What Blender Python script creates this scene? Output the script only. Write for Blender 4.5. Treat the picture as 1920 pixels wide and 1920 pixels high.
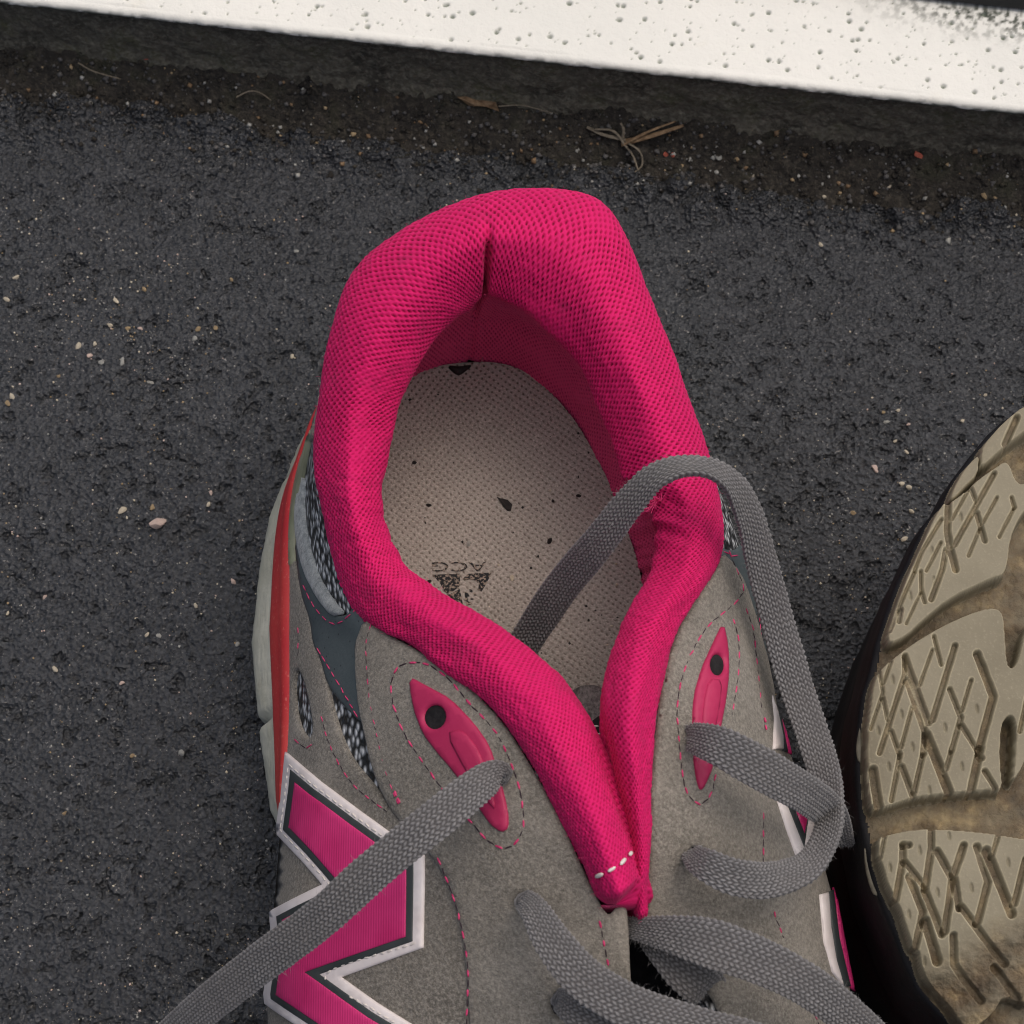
import bpy, bmesh, math, random
import numpy as np
from mathutils import Vector, Matrix
from mathutils.bvhtree import BVHTree
from mathutils.geometry import delaunay_2d_cdt

random.seed(7)
rng = np.random.default_rng(7)
scene = bpy.context.scene
for o in list(bpy.data.objects):
    bpy.data.objects.remove(o, do_unlink=True)

# ------------------------------------------------------------ camera, sky, sun, exposure
FOV = math.radians(28.0)
TILT = math.radians(22.0)
DIST = 0.44
TH = math.tan(FOV / 2)
FWD = np.array([0.0, math.sin(TILT), -math.cos(TILT)])
UPV = np.array([0.0, math.cos(TILT), math.sin(TILT)])
CAM = np.array([0.0, 0.0, 0.06]) - DIST * FWD

cam_data = bpy.data.cameras.new('camera')
cam_data.sensor_width = 36.0
cam_data.angle = FOV
cam_data.clip_start = 0.01
cam_data.clip_end = 200.0
cam_data.dof.use_dof = True
cam_data.dof.focus_distance = 0.437
cam_data.dof.aperture_fstop = 45.0
cam = bpy.data.objects.new('camera', cam_data)
cam.location = CAM
cam.rotation_euler = (TILT, 0, 0)
scene.collection.objects.link(cam)
scene.camera = cam

SUN_AZ = math.radians(52.0)      # compass direction of the light: from the top right of the picture
SUN_EL = math.radians(70.0)
world = bpy.data.worlds.new('World')
scene.world = world
world.use_nodes = True
wn = world.node_tree.nodes
wl = world.node_tree.links
sky = wn.new('ShaderNodeTexSky')
sky.sky_type = 'NISHITA'
sky.sun_disc = False
sky.sun_elevation = SUN_EL
sky.sun_rotation = SUN_AZ
sky.air_density = 0.7
sky.dust_density = 7.0
sky.ozone_density = 0.4
bg = wn['Background']
bg.inputs['Strength'].default_value = 0.12
wl.new(sky.outputs['Color'], bg.inputs['Color'])

sun_data = bpy.data.lights.new('sun', 'SUN')
sun_data.energy = 1.35
sun_data.angle = math.radians(110.0)
sun_data.color = (1.0, 0.97, 0.92)
sun = bpy.data.objects.new('sun', sun_data)
sd = Vector((math.sin(SUN_AZ) * math.cos(SUN_EL), math.cos(SUN_AZ) * math.cos(SUN_EL), math.sin(SUN_EL)))
sun.rotation_euler = sd.to_track_quat('Z', 'Y').to_euler()
sun.location = sd * 3
scene.collection.objects.link(sun)

scene.view_settings.view_transform = 'Standard'
scene.view_settings.look = 'None'
scene.cycles.filter_width = 1.05
scene.view_settings.gamma = 1.0
scene.view_settings.exposure = 0.02
scene.view_settings.use_curve_mapping = False

# ------------------------------------------------------------ helpers
def up(px, py, z):
    """a pixel of the 1920 px photograph and a height in mm -> a point in the place (metres)"""
    px = np.asarray(px, float); py = np.asarray(py, float); z = np.asarray(z, float) * 1e-3
    d = (FWD[None, :] * np.ones(px.size)[:, None]
         + np.array([1.0, 0, 0])[None, :] * ((px.ravel() - 960) / 960 * TH)[:, None]
         + UPV[None, :] * ((960 - py.ravel()) / 960 * TH)[:, None])
    s = (z.ravel() - CAM[2]) / d[:, 2]
    return CAM[None, :] + d * s[:, None]

def up1(px, py, z):
    return up([px], [py], [z])[0]

def hashn(ix, iy, seed):
    v = np.sin(ix * 127.1 + iy * 311.7 + seed * 74.7) * 43758.5453
    return v - np.floor(v)

def vnoise(x, y, seed=0):
    ix = np.floor(x); iy = np.floor(y)
    fx = x - ix; fy = y - iy
    fx = fx * fx * (3 - 2 * fx); fy = fy * fy * (3 - 2 * fy)
    a = hashn(ix, iy, seed); b = hashn(ix + 1, iy, seed)
    c = hashn(ix, iy + 1, seed); d = hashn(ix + 1, iy + 1, seed)
    return (a * (1 - fx) + b * fx) * (1 - fy) + (c * (1 - fx) + d * fx) * fy

def fbm(x, y, octv=4, seed=0, gain=0.5):
    s = 0; a = 1; t = 0
    for k in range(octv):
        s = s + a * vnoise(x * 2 ** k + 13.7 * k, y * 2 ** k - 7.3 * k, seed + k)
        t += a; a *= gain
    return s / t

def worley(x, y, seed=0):
    ix = np.floor(x); iy = np.floor(y)
    best = np.full(x.shape, 9.0); rid = np.zeros(x.shape)
    for dx in (-1, 0, 1):
        for dy in (-1, 0, 1):
            cx = ix + dx; cy = iy + dy
            px = cx + hashn(cx, cy, seed); py = cy + hashn(cx, cy, seed + 5)
            d = np.hypot(x - px, y - py)
            r = hashn(cx, cy, seed + 9)
            m = d < best
            best = np.where(m, d, best); rid = np.where(m, r, rid)
    return best, rid

def smooth(a, b, x):
    t = np.clip((x - a) / (b - a), 0, 1)
    return t * t * (3 - 2 * t)

def crom(P, t):
    """Catmull-Rom through the control points P at parameters t in 0..n-1"""
    P = np.asarray(P, float); n = len(P)
    t = np.clip(np.asarray(t, float), 0, n - 1)
    i = np.minimum(np.floor(t).astype(int), n - 2); f = (t - i)[:, None]
    g = lambda k: P[np.clip(k, 0, n - 1)]
    p0 = np.where((i == 0)[:, None], 2 * g(i) - g(i + 1), g(i - 1))
    p3 = np.where((i == n - 2)[:, None], 2 * g(i + 1) - g(i), g(i + 2))
    p1 = g(i); p2 = g(i + 1)
    return 0.5 * (2 * p1 + (p2 - p0) * f + (2 * p0 - 5 * p1 + 4 * p2 - p3) * f ** 2 + (3 * p1 - p0 - 3 * p2 + p3) * f ** 3)

def make_mesh(name, V, F, mat=None, parent=None, smooth_shade=True, attrs=None, mats=None, midx=None):
    V = np.asarray(V, np.float32)
    me = bpy.data.meshes.new(name)
    if isinstance(F, np.ndarray):
        k = F.shape[1]; n = F.shape[0]
        me.vertices.add(len(V)); me.vertices.foreach_set('co', V.ravel())
        me.loops.add(n * k); me.loops.foreach_set('vertex_index', F.astype(np.int32).ravel())
        me.polygons.add(n)
        me.polygons.foreach_set('loop_start', np.arange(0, n * k, k, dtype=np.int32))
        me.update(calc_edges=True); me.validate()
    else:
        me.from_pydata([tuple(map(float, v)) for v in V], [], F); me.update()
    if smooth_shade:
        me.polygons.foreach_set('use_smooth', np.ones(len(me.polygons), bool))
    if attrs:
        for an, av in attrs.items():
            a = me.attributes.new(an, 'FLOAT', 'POINT')
            a.data.foreach_set('value', np.asarray(av, np.float32).ravel())
    for m in (mats or [mat]):
        if m: me.materials.append(m)
    if midx is not None:
        me.polygons.foreach_set('material_index', np.asarray(midx, np.int32))
    ob = bpy.data.objects.new(name, me)
    scene.collection.objects.link(ob)
    if parent: set_parent(ob, parent)
    return ob

def set_parent(ob, parent):
    ob.parent = parent
    p = parent; inv = Matrix.Identity(4)
    loc = Vector((0, 0, 0))
    while p is not None:
        loc = loc + Vector(p.location); p = p.parent
    # parents keep their own location; children hold place coordinates
    if parent.parent is None:
        ob.matrix_parent_inverse = Matrix.Translation(-Vector(parent.location))
    else:
        ob.matrix_parent_inverse = Matrix.Identity(4)

def grid_faces(n, m, wrap=False):
    i = np.arange(n - 1)[:, None]; j = np.arange(m if wrap else m - 1)[None, :]
    j2 = (j + 1) % m
    return np.stack([i * m + j, (i + 1) * m + j, (i + 1) * m + j2, i * m + j2], -1).reshape(-1, 4)

def thing(name, loc, label, cat, group=None):
    o = bpy.data.objects.new(name, None)
    o.empty_display_size = 0.02
    o.location = loc
    scene.collection.objects.link(o)
    return tag(o, label, cat, group)

def tag(o, label, cat, group=None, kind=None):
    if label: o['label'] = label
    if cat: o['category'] = cat
    if group: o['group'] = group
    if kind: o['kind'] = kind
    return o

# ------------------------------------------------------------ materials
class MB:
    """small builder for procedural materials; textures use place coordinates in metres"""
    def __init__(s, name, rough=0.8, spec=0.3):
        s.m = bpy.data.materials.new(name); s.m.use_nodes = True
        s.n = s.m.node_tree.nodes; s.l = s.m.node_tree.links
        s.b = s.n['Principled BSDF']
        s.b.inputs['Roughness'].default_value = rough
        s.b.inputs['Specular IOR Level'].default_value = spec
        s.co = s.n.new('ShaderNodeTexCoord').outputs['Object']
        s.h = None
    def noise(s, scale, detail=3, rough=0.6, stretch=None):
        t = s.n.new('ShaderNodeTexNoise')
        t.inputs['Scale'].default_value = scale; t.inputs['Detail'].default_value = detail
        t.inputs['Roughness'].default_value = rough
        co = s.co
        if stretch:
            mp = s.n.new('ShaderNodeMapping'); mp.inputs['Scale'].default_value = stretch
            s.l.new(s.co, mp.inputs['Vector']); co = mp.outputs['Vector']
        s.l.new(co, t.inputs['Vector'])
        return t.outputs['Fac']
    def voro(s, scale, feature='F1', stretch=None):
        t = s.n.new('ShaderNodeTexVoronoi'); t.feature = feature
        t.inputs['Scale'].default_value = scale
        co = s.co
        if stretch:
            mp = s.n.new('ShaderNodeMapping'); mp.inputs['Scale'].default_value = stretch
            s.l.new(s.co, mp.inputs['Vector']); co = mp.outputs['Vector']
        s.l.new(co, t.inputs['Vector'])
        return t
    def attr(s, name):
        a = s.n.new('ShaderNodeAttribute'); a.attribute_name = name
        return a.outputs['Fac']
    def ramp(s, fac, stops):
        r = s.n.new('ShaderNodeValToRGB')
        el = r.color_ramp.elements
        while len(el) < len(stops): el.new(0.5)
        for e, (p, c) in zip(el, stops):
            e.position = p; e.color = (*c, 1) if len(c) == 3 else c
        s.l.new(fac, r.inputs['Fac'])
        return r.outputs['Color']
    def mix(s, fac, a, b, mode='MIX'):
        x = s.n.new('ShaderNodeMix'); x.data_type = 'RGBA'; x.blend_type = mode
        for sock, v in ((x.inputs[0], fac), (x.inputs[6], a), (x.inputs[7], b)):
            if hasattr(v, 'is_output'): s.l.new(v, sock)
            elif isinstance(v, (tuple, list)): sock.default_value = (*v, 1)
            else: sock.default_value = v
        return x.outputs[2]
    def math(s, op, a, b=0.0):
        x = s.n.new('ShaderNodeMath'); x.operation = op
        for sock, v in ((x.inputs[0], a), (x.inputs[1], b)):
            if hasattr(v, 'is_output'): s.l.new(v, sock)
            else: sock.default_value = v
        return x.outputs[0]
    def color(s, c):
        i = s.b.inputs['Base Color']
        if hasattr(c, 'is_output'): s.l.new(c, i)
        else: i.default_value = (*c, 1)
        return s
    def rough(s, v):
        s.l.new(v, s.b.inputs['Roughness']); return s
    def bump(s, fac, dist, strength=1.0):
        b = s.n.new('ShaderNodeBump')
        b.inputs['Distance'].default_value = dist; b.inputs['Strength'].default_value = strength
        s.l.new(fac, b.inputs['Height'])
        if s.h: s.l.new(s.h, b.inputs['Normal'])
        s.h = b.outputs['Normal']
        s.l.new(s.h, s.b.inputs['Normal'])
        return s
    def sheen(s, w, r=0.5, tint=(1, 1, 1)):
        s.b.inputs['Sheen Weight'].default_value = w
        s.b.inputs['Sheen Roughness'].default_value = r
        s.b.inputs['Sheen Tint'].default_value = (*tint, 1)
        return s

M = {}
# asphalt
b = MB('asphalt', 0.6, 0.6)
c = b.ramp(b.noise(60, 4), [(0.3, (0.020, 0.023, 0.027)), (0.7, (0.034, 0.038, 0.044))])
c = b.mix(b.ramp(b.noise(900, 3), [(0.45, (0, 0, 0)), (0.75, (1, 1, 1))]), c, (0.066, 0.071, 0.078))
c = b.mix(b.ramp(b.noise(1100, 2), [(0.66, (0, 0, 0)), (0.72, (1, 1, 1))]), c, (0.27, 0.26, 0.245))
c = b.mix(b.ramp(b.noise(420, 3), [(0.30, (1, 1, 1)), (0.40, (0, 0, 0))]), c, (0.012, 0.012, 0.013))
b.color(c)
b.rough(b.ramp(b.noise(700, 3), [(0.3, (0.24,) * 3), (0.7, (0.58,) * 3)]))
b.bump(b.noise(420, 5, 0.75), 0.0018, 1.0)
b.bump(b.voro(900).outputs['Distance'], 0.0011, 1.0)
M['asphalt'] = b.m
# soil
b = MB('soil', 0.9, 0.25)
c = b.ramp(b.noise(90, 4), [(0.3, (0.022, 0.021, 0.020)), (0.55, (0.050, 0.045, 0.038)), (0.75, (0.054, 0.055, 0.036))])
c = b.mix(b.ramp(b.noise(800, 3), [(0.5, (0, 0, 0)), (0.8, (1, 1, 1))]), c, (0.13, 0.115, 0.09))
b.color(c); b.bump(b.noise(420, 5, 0.75), 0.0025, 1.0)
M['soil'] = b.m
# plinth concrete
b = MB('rough_concrete', 0.9, 0.25)
c = b.ramp(b.noise(70, 5, 0.65), [(0.3, (0.055, 0.052, 0.043)), (0.52, (0.17, 0.158, 0.125)), (0.70, (0.125, 0.128, 0.072))])
c = b.mix(b.ramp(b.noise(700, 3), [(0.45, (0, 0, 0)), (0.7, (1, 1, 1))]), c, (0.28, 0.265, 0.21))
b.color(c); b.bump(b.noise(260, 6, 0.75), 0.004, 1.0)
M['plinth'] = b.m
# white painted concrete
b = MB('white_painted_concrete', 0.55, 0.4)
c = b.ramp(b.noise(14, 4), [(0.35, (0.63, 0.635, 0.59)), (0.65, (0.69, 0.69, 0.64))])
c = b.mix(b.ramp(b.noise(30, 5, 0.7), [(0.62, (0, 0, 0)), (0.85, (1, 1, 1))]), c, (0.62, 0.60, 0.50))
c = b.mix(b.attr('mildew'), c, (0.05, 0.06, 0.045))
c = b.mix(b.attr('pit'), c, (0.16, 0.19, 0.15))
b.color(c); b.bump(b.noise(350, 4), 0.0004, 0.6); b.bump(b.noise(2200, 2), 0.0001, 0.5)
M['white'] = b.m
b = MB('dark_trim', 0.7, 0.3)
b.color(b.ramp(b.noise(40, 4), [(0.3, (0.016, 0.018, 0.018)), (0.7, (0.035, 0.036, 0.034))]))
b.bump(b.noise(500, 3), 0.0004, 0.6)
M['dark_trim'] = b.m

def stone(name, c1, c2):
    b = MB(name, 0.7, 0.35)
    b.color(b.ramp(b.noise(700, 4), [(0.3, c1), (0.7, c2)])); b.bump(b.noise(1500, 3), 0.0003, 0.8)
    return b.m
M['st_cream'] = stone('cream_stone', (0.42, 0.36, 0.26), (0.62, 0.57, 0.46))
M['st_pink'] = stone('pinkish_stone', (0.42, 0.29, 0.24), (0.66, 0.55, 0.49))
M['st_grey'] = stone('grey_stone', (0.22, 0.22, 0.20), (0.42, 0.42, 0.39))
M['st_tan'] = stone('tan_stone', (0.24, 0.17, 0.09), (0.40, 0.31, 0.19))
M['st_brick'] = stone('brick_chip', (0.38, 0.08, 0.05), (0.52, 0.15, 0.10))
M['st_dark'] = stone('dark_stone', (0.05, 0.05, 0.05), (0.12, 0.115, 0.11))
M['straw'] = stone('dry_straw', (0.10, 0.06, 0.03), (0.28, 0.19, 0.11))
M['straw_grey'] = stone('grey_straw', (0.10, 0.085, 0.06), (0.20, 0.17, 0.13))
M['crumb'] = stone('black_crumb', (0.006, 0.006, 0.006), (0.02, 0.018, 0.016))

# pink knit
b = MB('pink_knit', 0.85, 0.2)
c = b.ramp(b.attr('hole'), [(0.0, (0.585, 0.010, 0.118)), (0.35, (0.38, 0.002, 0.060)), (0.8, (0.13, 0.0, 0.02))])
c = b.mix(b.ramp(b.noise(55, 4), [(0.35, (0, 0, 0)), (0.8, (0.35,) * 3)]), c, (0.44, 0.006, 0.10))
c = b.mix(b.ramp(b.noise(130, 5, 0.7), [(0.55, (0, 0, 0)), (0.82, (0.5,) * 3)]), c, (0.22, 0.02, 0.07))
c = b.mix(b.ramp(b.noise(420, 3, 0.7), [(0.70, (0, 0, 0)), (0.80, (0.4,) * 3)]), c, (0.62, 0.10, 0.22))
c = b.mix(b.attr('lining'), c, b.ramp(b.attr('hole'), [(0.1, (0.74, 0.10, 0.25)), (0.7, (0.30, 0.01, 0.07))]))
b.color(c); b.bump(b.noise(3500, 2), 0.00012, 0.6)
b.sheen(0.10, 0.45, (1.0, 0.35, 0.55))
M['knit'] = b.m
# suede
def suede(name, c1, c2, c3):
    b = MB(name, 0.95, 0.1)
    c = b.ramp(b.noise(70, 4), [(0.3, c1), (0.7, c2)])
    c = b.mix(b.ramp(b.noise(1500, 3, 0.75), [(0.42, (0, 0, 0)), (0.64, (1, 1, 1))]), c, c3)
    c = b.mix(b.ramp(b.noise(1150, 3, 0.75), [(0.50, (0, 0, 0)), (0.68, (0.5,) * 3)]), c, tuple(0.4 * v for v in c1))
    c = b.mix(b.ramp(b.noise(38, 4, 0.65), [(0.52, (0, 0, 0)), (0.78, (0.55,) * 3)]), c, tuple(min(1, 1.35 * v) for v in c3))
    c = b.mix(b.ramp(b.noise(52, 4, 0.65, (1, 0.6, 1)), [(0.55, (0, 0, 0)), (0.8, (0.5,) * 3)]), c, tuple(0.6 * v for v in c1))
    b.color(c); b.bump(b.noise(1300, 4, 0.75), 0.0006, 1.0); b.bump(b.noise(120, 4, 0.6), 0.0016, 0.5)
    b.sheen(0.18, 0.5, (1, 0.97, 0.92))
    return b.m
M['suede'] = suede('grey_suede', (0.125, 0.115, 0.098), (0.19, 0.175, 0.15), (0.30, 0.277, 0.24))
M['suede_light'] = suede('light_grey_suede', (0.15, 0.139, 0.118), (0.215, 0.198, 0.17), (0.30, 0.278, 0.24))
# reflective knit
b = MB('silver_knit', 0.45, 0.6)
v = b.voro(820, 'F1', (1.0, 0.62, 0.8))
c = b.ramp(v.outputs['Distance'], [(0.25, (0.55, 0.57, 0.58)), (0.42, (0.20, 0.21, 0.22)), (0.62, (0.010, 0.011, 0.012))])
b.color(c); b.bump(b.math('SUBTRACT', 1.0, v.outputs['Distance']), 0.0008, 1.0)
M['silver_knit'] = b.m
b = MB('teal_grey_leather', 0.5, 0.4)
c = b.ramp(b.noise(60, 3), [(0.3, (0.060, 0.078, 0.084)), (0.7, (0.082, 0.102, 0.108))])
vv = b.voro(520).outputs['Distance']
c = b.mix(b.ramp(vv, [(0.06, (1, 1, 1)), (0.13, (0, 0, 0))]), c, (0.012, 0.014, 0.015))
b.color(c); b.bump(b.noise(900, 3), 0.0002, 0.5)
M['teal'] = b.m
b = MB('fuzzy_blue_grey', 0.95, 0.1)
b.color(b.ramp(b.noise(600, 4, 0.7), [(0.3, (0.12, 0.14, 0.15)), (0.7, (0.33, 0.36, 0.37))]))
b.bump(b.noise(1800, 3), 0.0004, 0.9); b.sheen(0.3)
M['fuzzy'] = b.m
b = MB('olive_rubber', 0.4, 0.5)
b.color(b.ramp(b.noise(120, 3), [(0.3, (0.17, 0.18, 0.11)), (0.7, (0.27, 0.28, 0.20))]))
M['olive'] = b.m
b = MB('foam_midsole', 0.75, 0.25)
c = b.ramp(b.noise(80, 4), [(0.3, (0.33, 0.33, 0.26)), (0.7, (0.46, 0.46, 0.39))])
c = b.mix(b.ramp(b.noise(200, 4, 0.7), [(0.58, (0, 0, 0)), (0.8, (1, 1, 1))]), c, (0.28, 0.265, 0.21))
b.color(c); b.bump(b.noise(700, 3), 0.0003, 0.6); b.bump(b.noise(200, 2, 0.5, (1, 1, 6)), 0.0003, 0.5)
M['foam'] = b.m
b = MB('red_stripe_paint', 0.5, 0.4)
c = b.ramp(b.noise(25, 3), [(0.35, (0.43, 0.022, 0.030)), (0.65, (0.52, 0.055, 0.048))])
c = b.mix(b.ramp(b.noise(900, 3), [(0.6, (0, 0, 0)), (0.75, (1, 1, 1))]), c, (0.62, 0.16, 0.13))
b.color(c); b.bump(b.noise(800, 3), 0.0002, 0.6)
M['red'] = b.m
b = MB('insole_cloth', 0.9, 0.15)
c = b.ramp(b.noise(28, 4), [(0.3, (0.255, 0.235, 0.21)), (0.7, (0.345, 0.318, 0.285))])
c = b.mix(b.ramp(b.noise(2400, 2), [(0.45, (0, 0, 0)), (0.75, (1, 1, 1))]), c, (0.48, 0.44, 0.395))
c = b.mix(b.attr('hole'), c, (0.085, 0.06, 0.045))
c = b.mix(b.ramp(b.noise(110, 5, 0.7), [(0.66, (0, 0, 0)), (0.85, (0.6,) * 3)]), c, (0.13, 0.10, 0.08))
b.color(c); b.bump(b.noise(3000, 2), 0.0002, 0.7)
M['insole'] = b.m
b = MB('worn_black_print', 0.85, 0.15)
c = b.mix(b.ramp(b.noise(1500, 2), [(0.50, (0, 0, 0)), (0.58, (1, 1, 1))]), (0.022, 0.024, 0.026), (0.27, 0.22, 0.18))
b.color(c)
M['print'] = b.m
b = MB('lace_weave', 0.9, 0.15)
c = b.ramp(b.attr('weave'), [(0.0, (0.035, 0.034, 0.036)), (0.5, (0.125, 0.124, 0.127)), (1.0, (0.235, 0.234, 0.238))])
c = b.mix(b.ramp(b.noise(60, 3), [(0.3, (0, 0, 0)), (0.8, (0.5,) * 3)]), c, (0.13, 0.12, 0.115))
b.color(c); b.bump(b.noise(2600, 3, 0.7), 0.00025, 0.9); b.sheen(0.25, 0.5)
M['lace'] = b.m
b = MB('lace_fuzz', 0.9, 0.1); b.color((0.22, 0.215, 0.21)); M['fuzz'] = b.m
b = MB('pink_fray', 0.9, 0.1); b.color((0.62, 0.05, 0.17)); M['fray'] = b.m
b = MB('pale_lint', 0.9, 0.1); b.color((0.45, 0.40, 0.34)); M['lint'] = b.m
b = MB('pink_thread', 0.7, 0.3); b.color(b.ramp(b.noise(1200, 2), [(0.35, (0.40, 0.02, 0.10)), (0.65, (0.66, 0.07, 0.19))])); M['th_pink'] = b.m
b = MB('dark_thread', 0.8, 0.2); b.color((0.035, 0.022, 0.030)); M['th_dark'] = b.m
b = MB('white_thread', 0.7, 0.3); b.color((0.62, 0.58, 0.54)); M['th_white'] = b.m
b = MB('pink_rubber', 0.52, 0.35)
b.color(b.ramp(b.noise(90, 3), [(0.3, (0.35, 0.014, 0.075)), (0.7, (0.42, 0.026, 0.095))])); b.bump(b.noise(1500, 2), 0.00008, 0.5)
M['rubber'] = b.m
b = MB('white_synthetic', 0.45, 0.4)
b.color(b.ramp(b.noise(120, 4), [(0.3, (0.66, 0.60, 0.58)), (0.7, (0.80, 0.75, 0.74))])); b.bump(b.noise(900, 2), 0.0001, 0.5)
M['synthetic'] = b.m
b = MB('charcoal_synthetic', 0.5, 0.35)
b.color(b.ramp(b.noise(90, 3), [(0.3, (0.034, 0.042, 0.043)), (0.7, (0.052, 0.060, 0.061))])); M['charcoal'] = b.m
b = MB('pink_ribbed', 0.5, 0.4)
b.color(b.ramp(b.noise(80, 3), [(0.3, (0.50, 0.018, 0.13)), (0.7, (0.62, 0.035, 0.18))]))
w = b.n.new('ShaderNodeTexWave'); w.inputs['Scale'].default_value = 620; w.wave_type = 'BANDS'; w.bands_direction = 'X'
b.l.new(b.co, w.inputs['Vector']); b.bump(w.outputs['Fac'], 0.00012, 0.35)
M['ribbed'] = b.m
b = MB('tongue_cloth', 0.9, 0.15)
b.color(b.ramp(b.noise(1300, 3, 0.7, (1, 0.3, 1)), [(0.35, (0.075, 0.07, 0.07)), (0.65, (0.22, 0.205, 0.20))])); b.bump(b.noise(1600, 2, 0.6, (1, 0.3, 1)), 0.0003, 0.9)
M['tongue'] = b.m
b = MB('black_cloth', 0.8, 0.2)
b.color(b.ramp(b.noise(500, 3), [(0.3, (0.008, 0.008, 0.009)), (0.7, (0.022, 0.021, 0.022))])); b.bump(b.noise(800, 3), 0.0003, 0.7)
M['black'] = b.m
b = MB('tan_tread_rubber', 0.62, 0.35)
c = b.ramp(b.noise(45, 4), [(0.3, (0.155, 0.136, 0.090)), (0.7, (0.215, 0.192, 0.132))])
c = b.mix(b.ramp(b.noise(1800, 2), [(0.55, (0, 0, 0)), (0.75, (0.5,) * 3)]), c, (0.27, 0.24, 0.165))
c = b.mix(b.attr('rim'), c, (0.40, 0.355, 0.24))  # edge highlight mixed into the rubber colour
d = b.math('MULTIPLY', b.attr('dirt'), b.ramp(b.noise(220, 4, 0.7), [(0.25, (0.45,) * 3), (0.6, (1, 1, 1))]))
c = b.mix(d, c, b.ramp(b.noise(160, 4), [(0.34, (0.030, 0.018, 0.009)), (0.55, (0.105, 0.070, 0.034)), (0.74, (0.33, 0.25, 0.125))]))
b.color(c); b.bump(b.noise(900, 3), 0.00015, 0.6); b.bump(b.math('MULTIPLY', b.attr('dirt'), b.noise(700, 4, 0.7)), 0.0008, 0.9)
M['tread'] = b.m
b = MB('black_boot', 0.6, 0.2)
b.color(b.ramp(b.noise(120, 3), [(0.3, (0.004, 0.004, 0.005)), (0.7, (0.009, 0.009, 0.011))])); b.bump(b.noise(900, 3), 0.0002, 0.6)
M['boot'] = b.m
b = MB('tan_trim', 0.6, 0.3); b.color(b.ramp(b.noise(300, 3), [(0.3, (0.13, 0.12, 0.09)), (0.7, (0.22, 0.20, 0.15))])); M['tan_trim'] = b.m

# ============================================================ THE SETTING
# slab line: the lower lip of the white slab, two points of its edge
SL0 = up1(0, 4, 30); SL1 = up1(1920, 214, 30)
LDIR = (SL1 - SL0); LDIR[2] = 0; LDIR /= np.linalg.norm(LDIR)
ODIR = np.array([LDIR[1], -LDIR[0], 0.0])          # towards the camera
if ODIR[1] > 0: ODIR = -ODIR
SLM = 0.5 * (SL0 + SL1); SLM[2] = 0

def graded(a, b, step, far):
    core = np.arange(a, b + step / 2, step)
    out = [step]
    while sum(out) < far: out.append(out[-1] * 1.35)
    o = np.cumsum(out)
    return np.concatenate([(core[0] - o)[::-1], core, core[-1] + o])

def asphalt_h(x, y):
    s = (x - SLM[0]) * ODIR[0] + (y - SLM[1]) * ODIR[1]     # distance in front of the slab lip
    l = (x - SLM[0]) * LDIR[0] + (y - SLM[1]) * LDIR[1]
    X = x * 1000; Y = y * 1000
    h = 1.3 * (fbm(X / 22, Y / 22, 3, 3) - 0.5)
    d, r = worley(X / 2.6, Y / 2.2, 11)
    h = h + 0.50 * np.sqrt(np.clip(1 - (d / 0.75) ** 2, 0, 1)) * (0.25 + 0.75 * r)
    d, r = worley(X / 1.15, Y / 1.0, 23)
    h = h + 0.34 * np.sqrt(np.clip(1 - (d / 0.8) ** 2, 0, 1)) * (0.2 + 0.8 * r)
    p = fbm(X / 3.6, Y / 2.6, 4, 31, 0.65)
    h = h - 1.2 * smooth(0.62, 0.72, p)                    # pits
    edge = s * 1000 - (8.5 + 17 * (fbm(l * 1000 / 26, s * 1000 / 30, 4, 41) - 0.5) + 2.5 * np.sin(l * 21))
    rough_zone = np.exp(-((edge - 4) / 7.5) ** 2)
    d, r = worley(X / 6.5, Y / 5.5, 51)
    h = h + 1.5 * rough_zone * (3.6 * np.sqrt(np.clip(1 - (d / 0.8) ** 2, 0, 1)) * r + 3.2 * (fbm(X / 7, Y / 5, 4, 61) - 0.40))
    h = h - 7.0 * smooth(4.0, -5.0, edge) - 1.2 * smooth(0.5, 0.6, fbm(X / 4, Y / 4, 3, 63)) * rough_zone
    far = np.maximum(np.abs(x), np.abs(y))
    h = np.where(far > 0.4, h * 0.3, h)
    return (h - 0.75) * 1e-3

gx = graded(-0.150, 0.150, 0.00058, 40.0)
gy = graded(-0.145, 0.165, 0.00058, 40.0)
GX, GY = np.meshgrid(gx, gy, indexing='ij')
GZ = asphalt_h(GX, GY)
ground = make_mesh('asphalt_driveway', np.stack([GX, GY, GZ], -1).reshape(-1, 3), grid_faces(len(gx), len(gy))[:, ::-1] if False else grid_faces(len(gx), len(gy)), M['asphalt'])
tag(ground, 'dark rough sealed asphalt under both shoes', None, None, 'structure')

# soil strip between the asphalt edge and the slab base
sx = graded(-0.155, 0.155, 0.0008, 6.0)
so = np.arange(-0.02, 0.036, 0.0008)
LX, OX = np.meshgrid(sx, so, indexing='ij')
WX = SLM[0] + LX * LDIR[0] + OX * ODIR[0]; WY = SLM[1] + LX * LDIR[1] + OX * ODIR[1]
sh = (12.0 * smooth(0.016, -0.005, OX) - 3.4 + 5.0 * (fbm(WX * 1000 / 9, WY * 1000 / 8, 4, 71) - 0.5)
      + 2.6 * (fbm(WX * 1000 / 1.6, WY * 1000 / 1.6, 3, 81) - 0.5))
soil = make_mesh('soil', np.stack([WX, WY, sh * 1e-3], -1).reshape(-1, 3), grid_faces(len(sx), len(so)), M['soil'])
tag(soil, 'strip of damp brown soil and moss along the slab base', None, None, 'structure')

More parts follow.
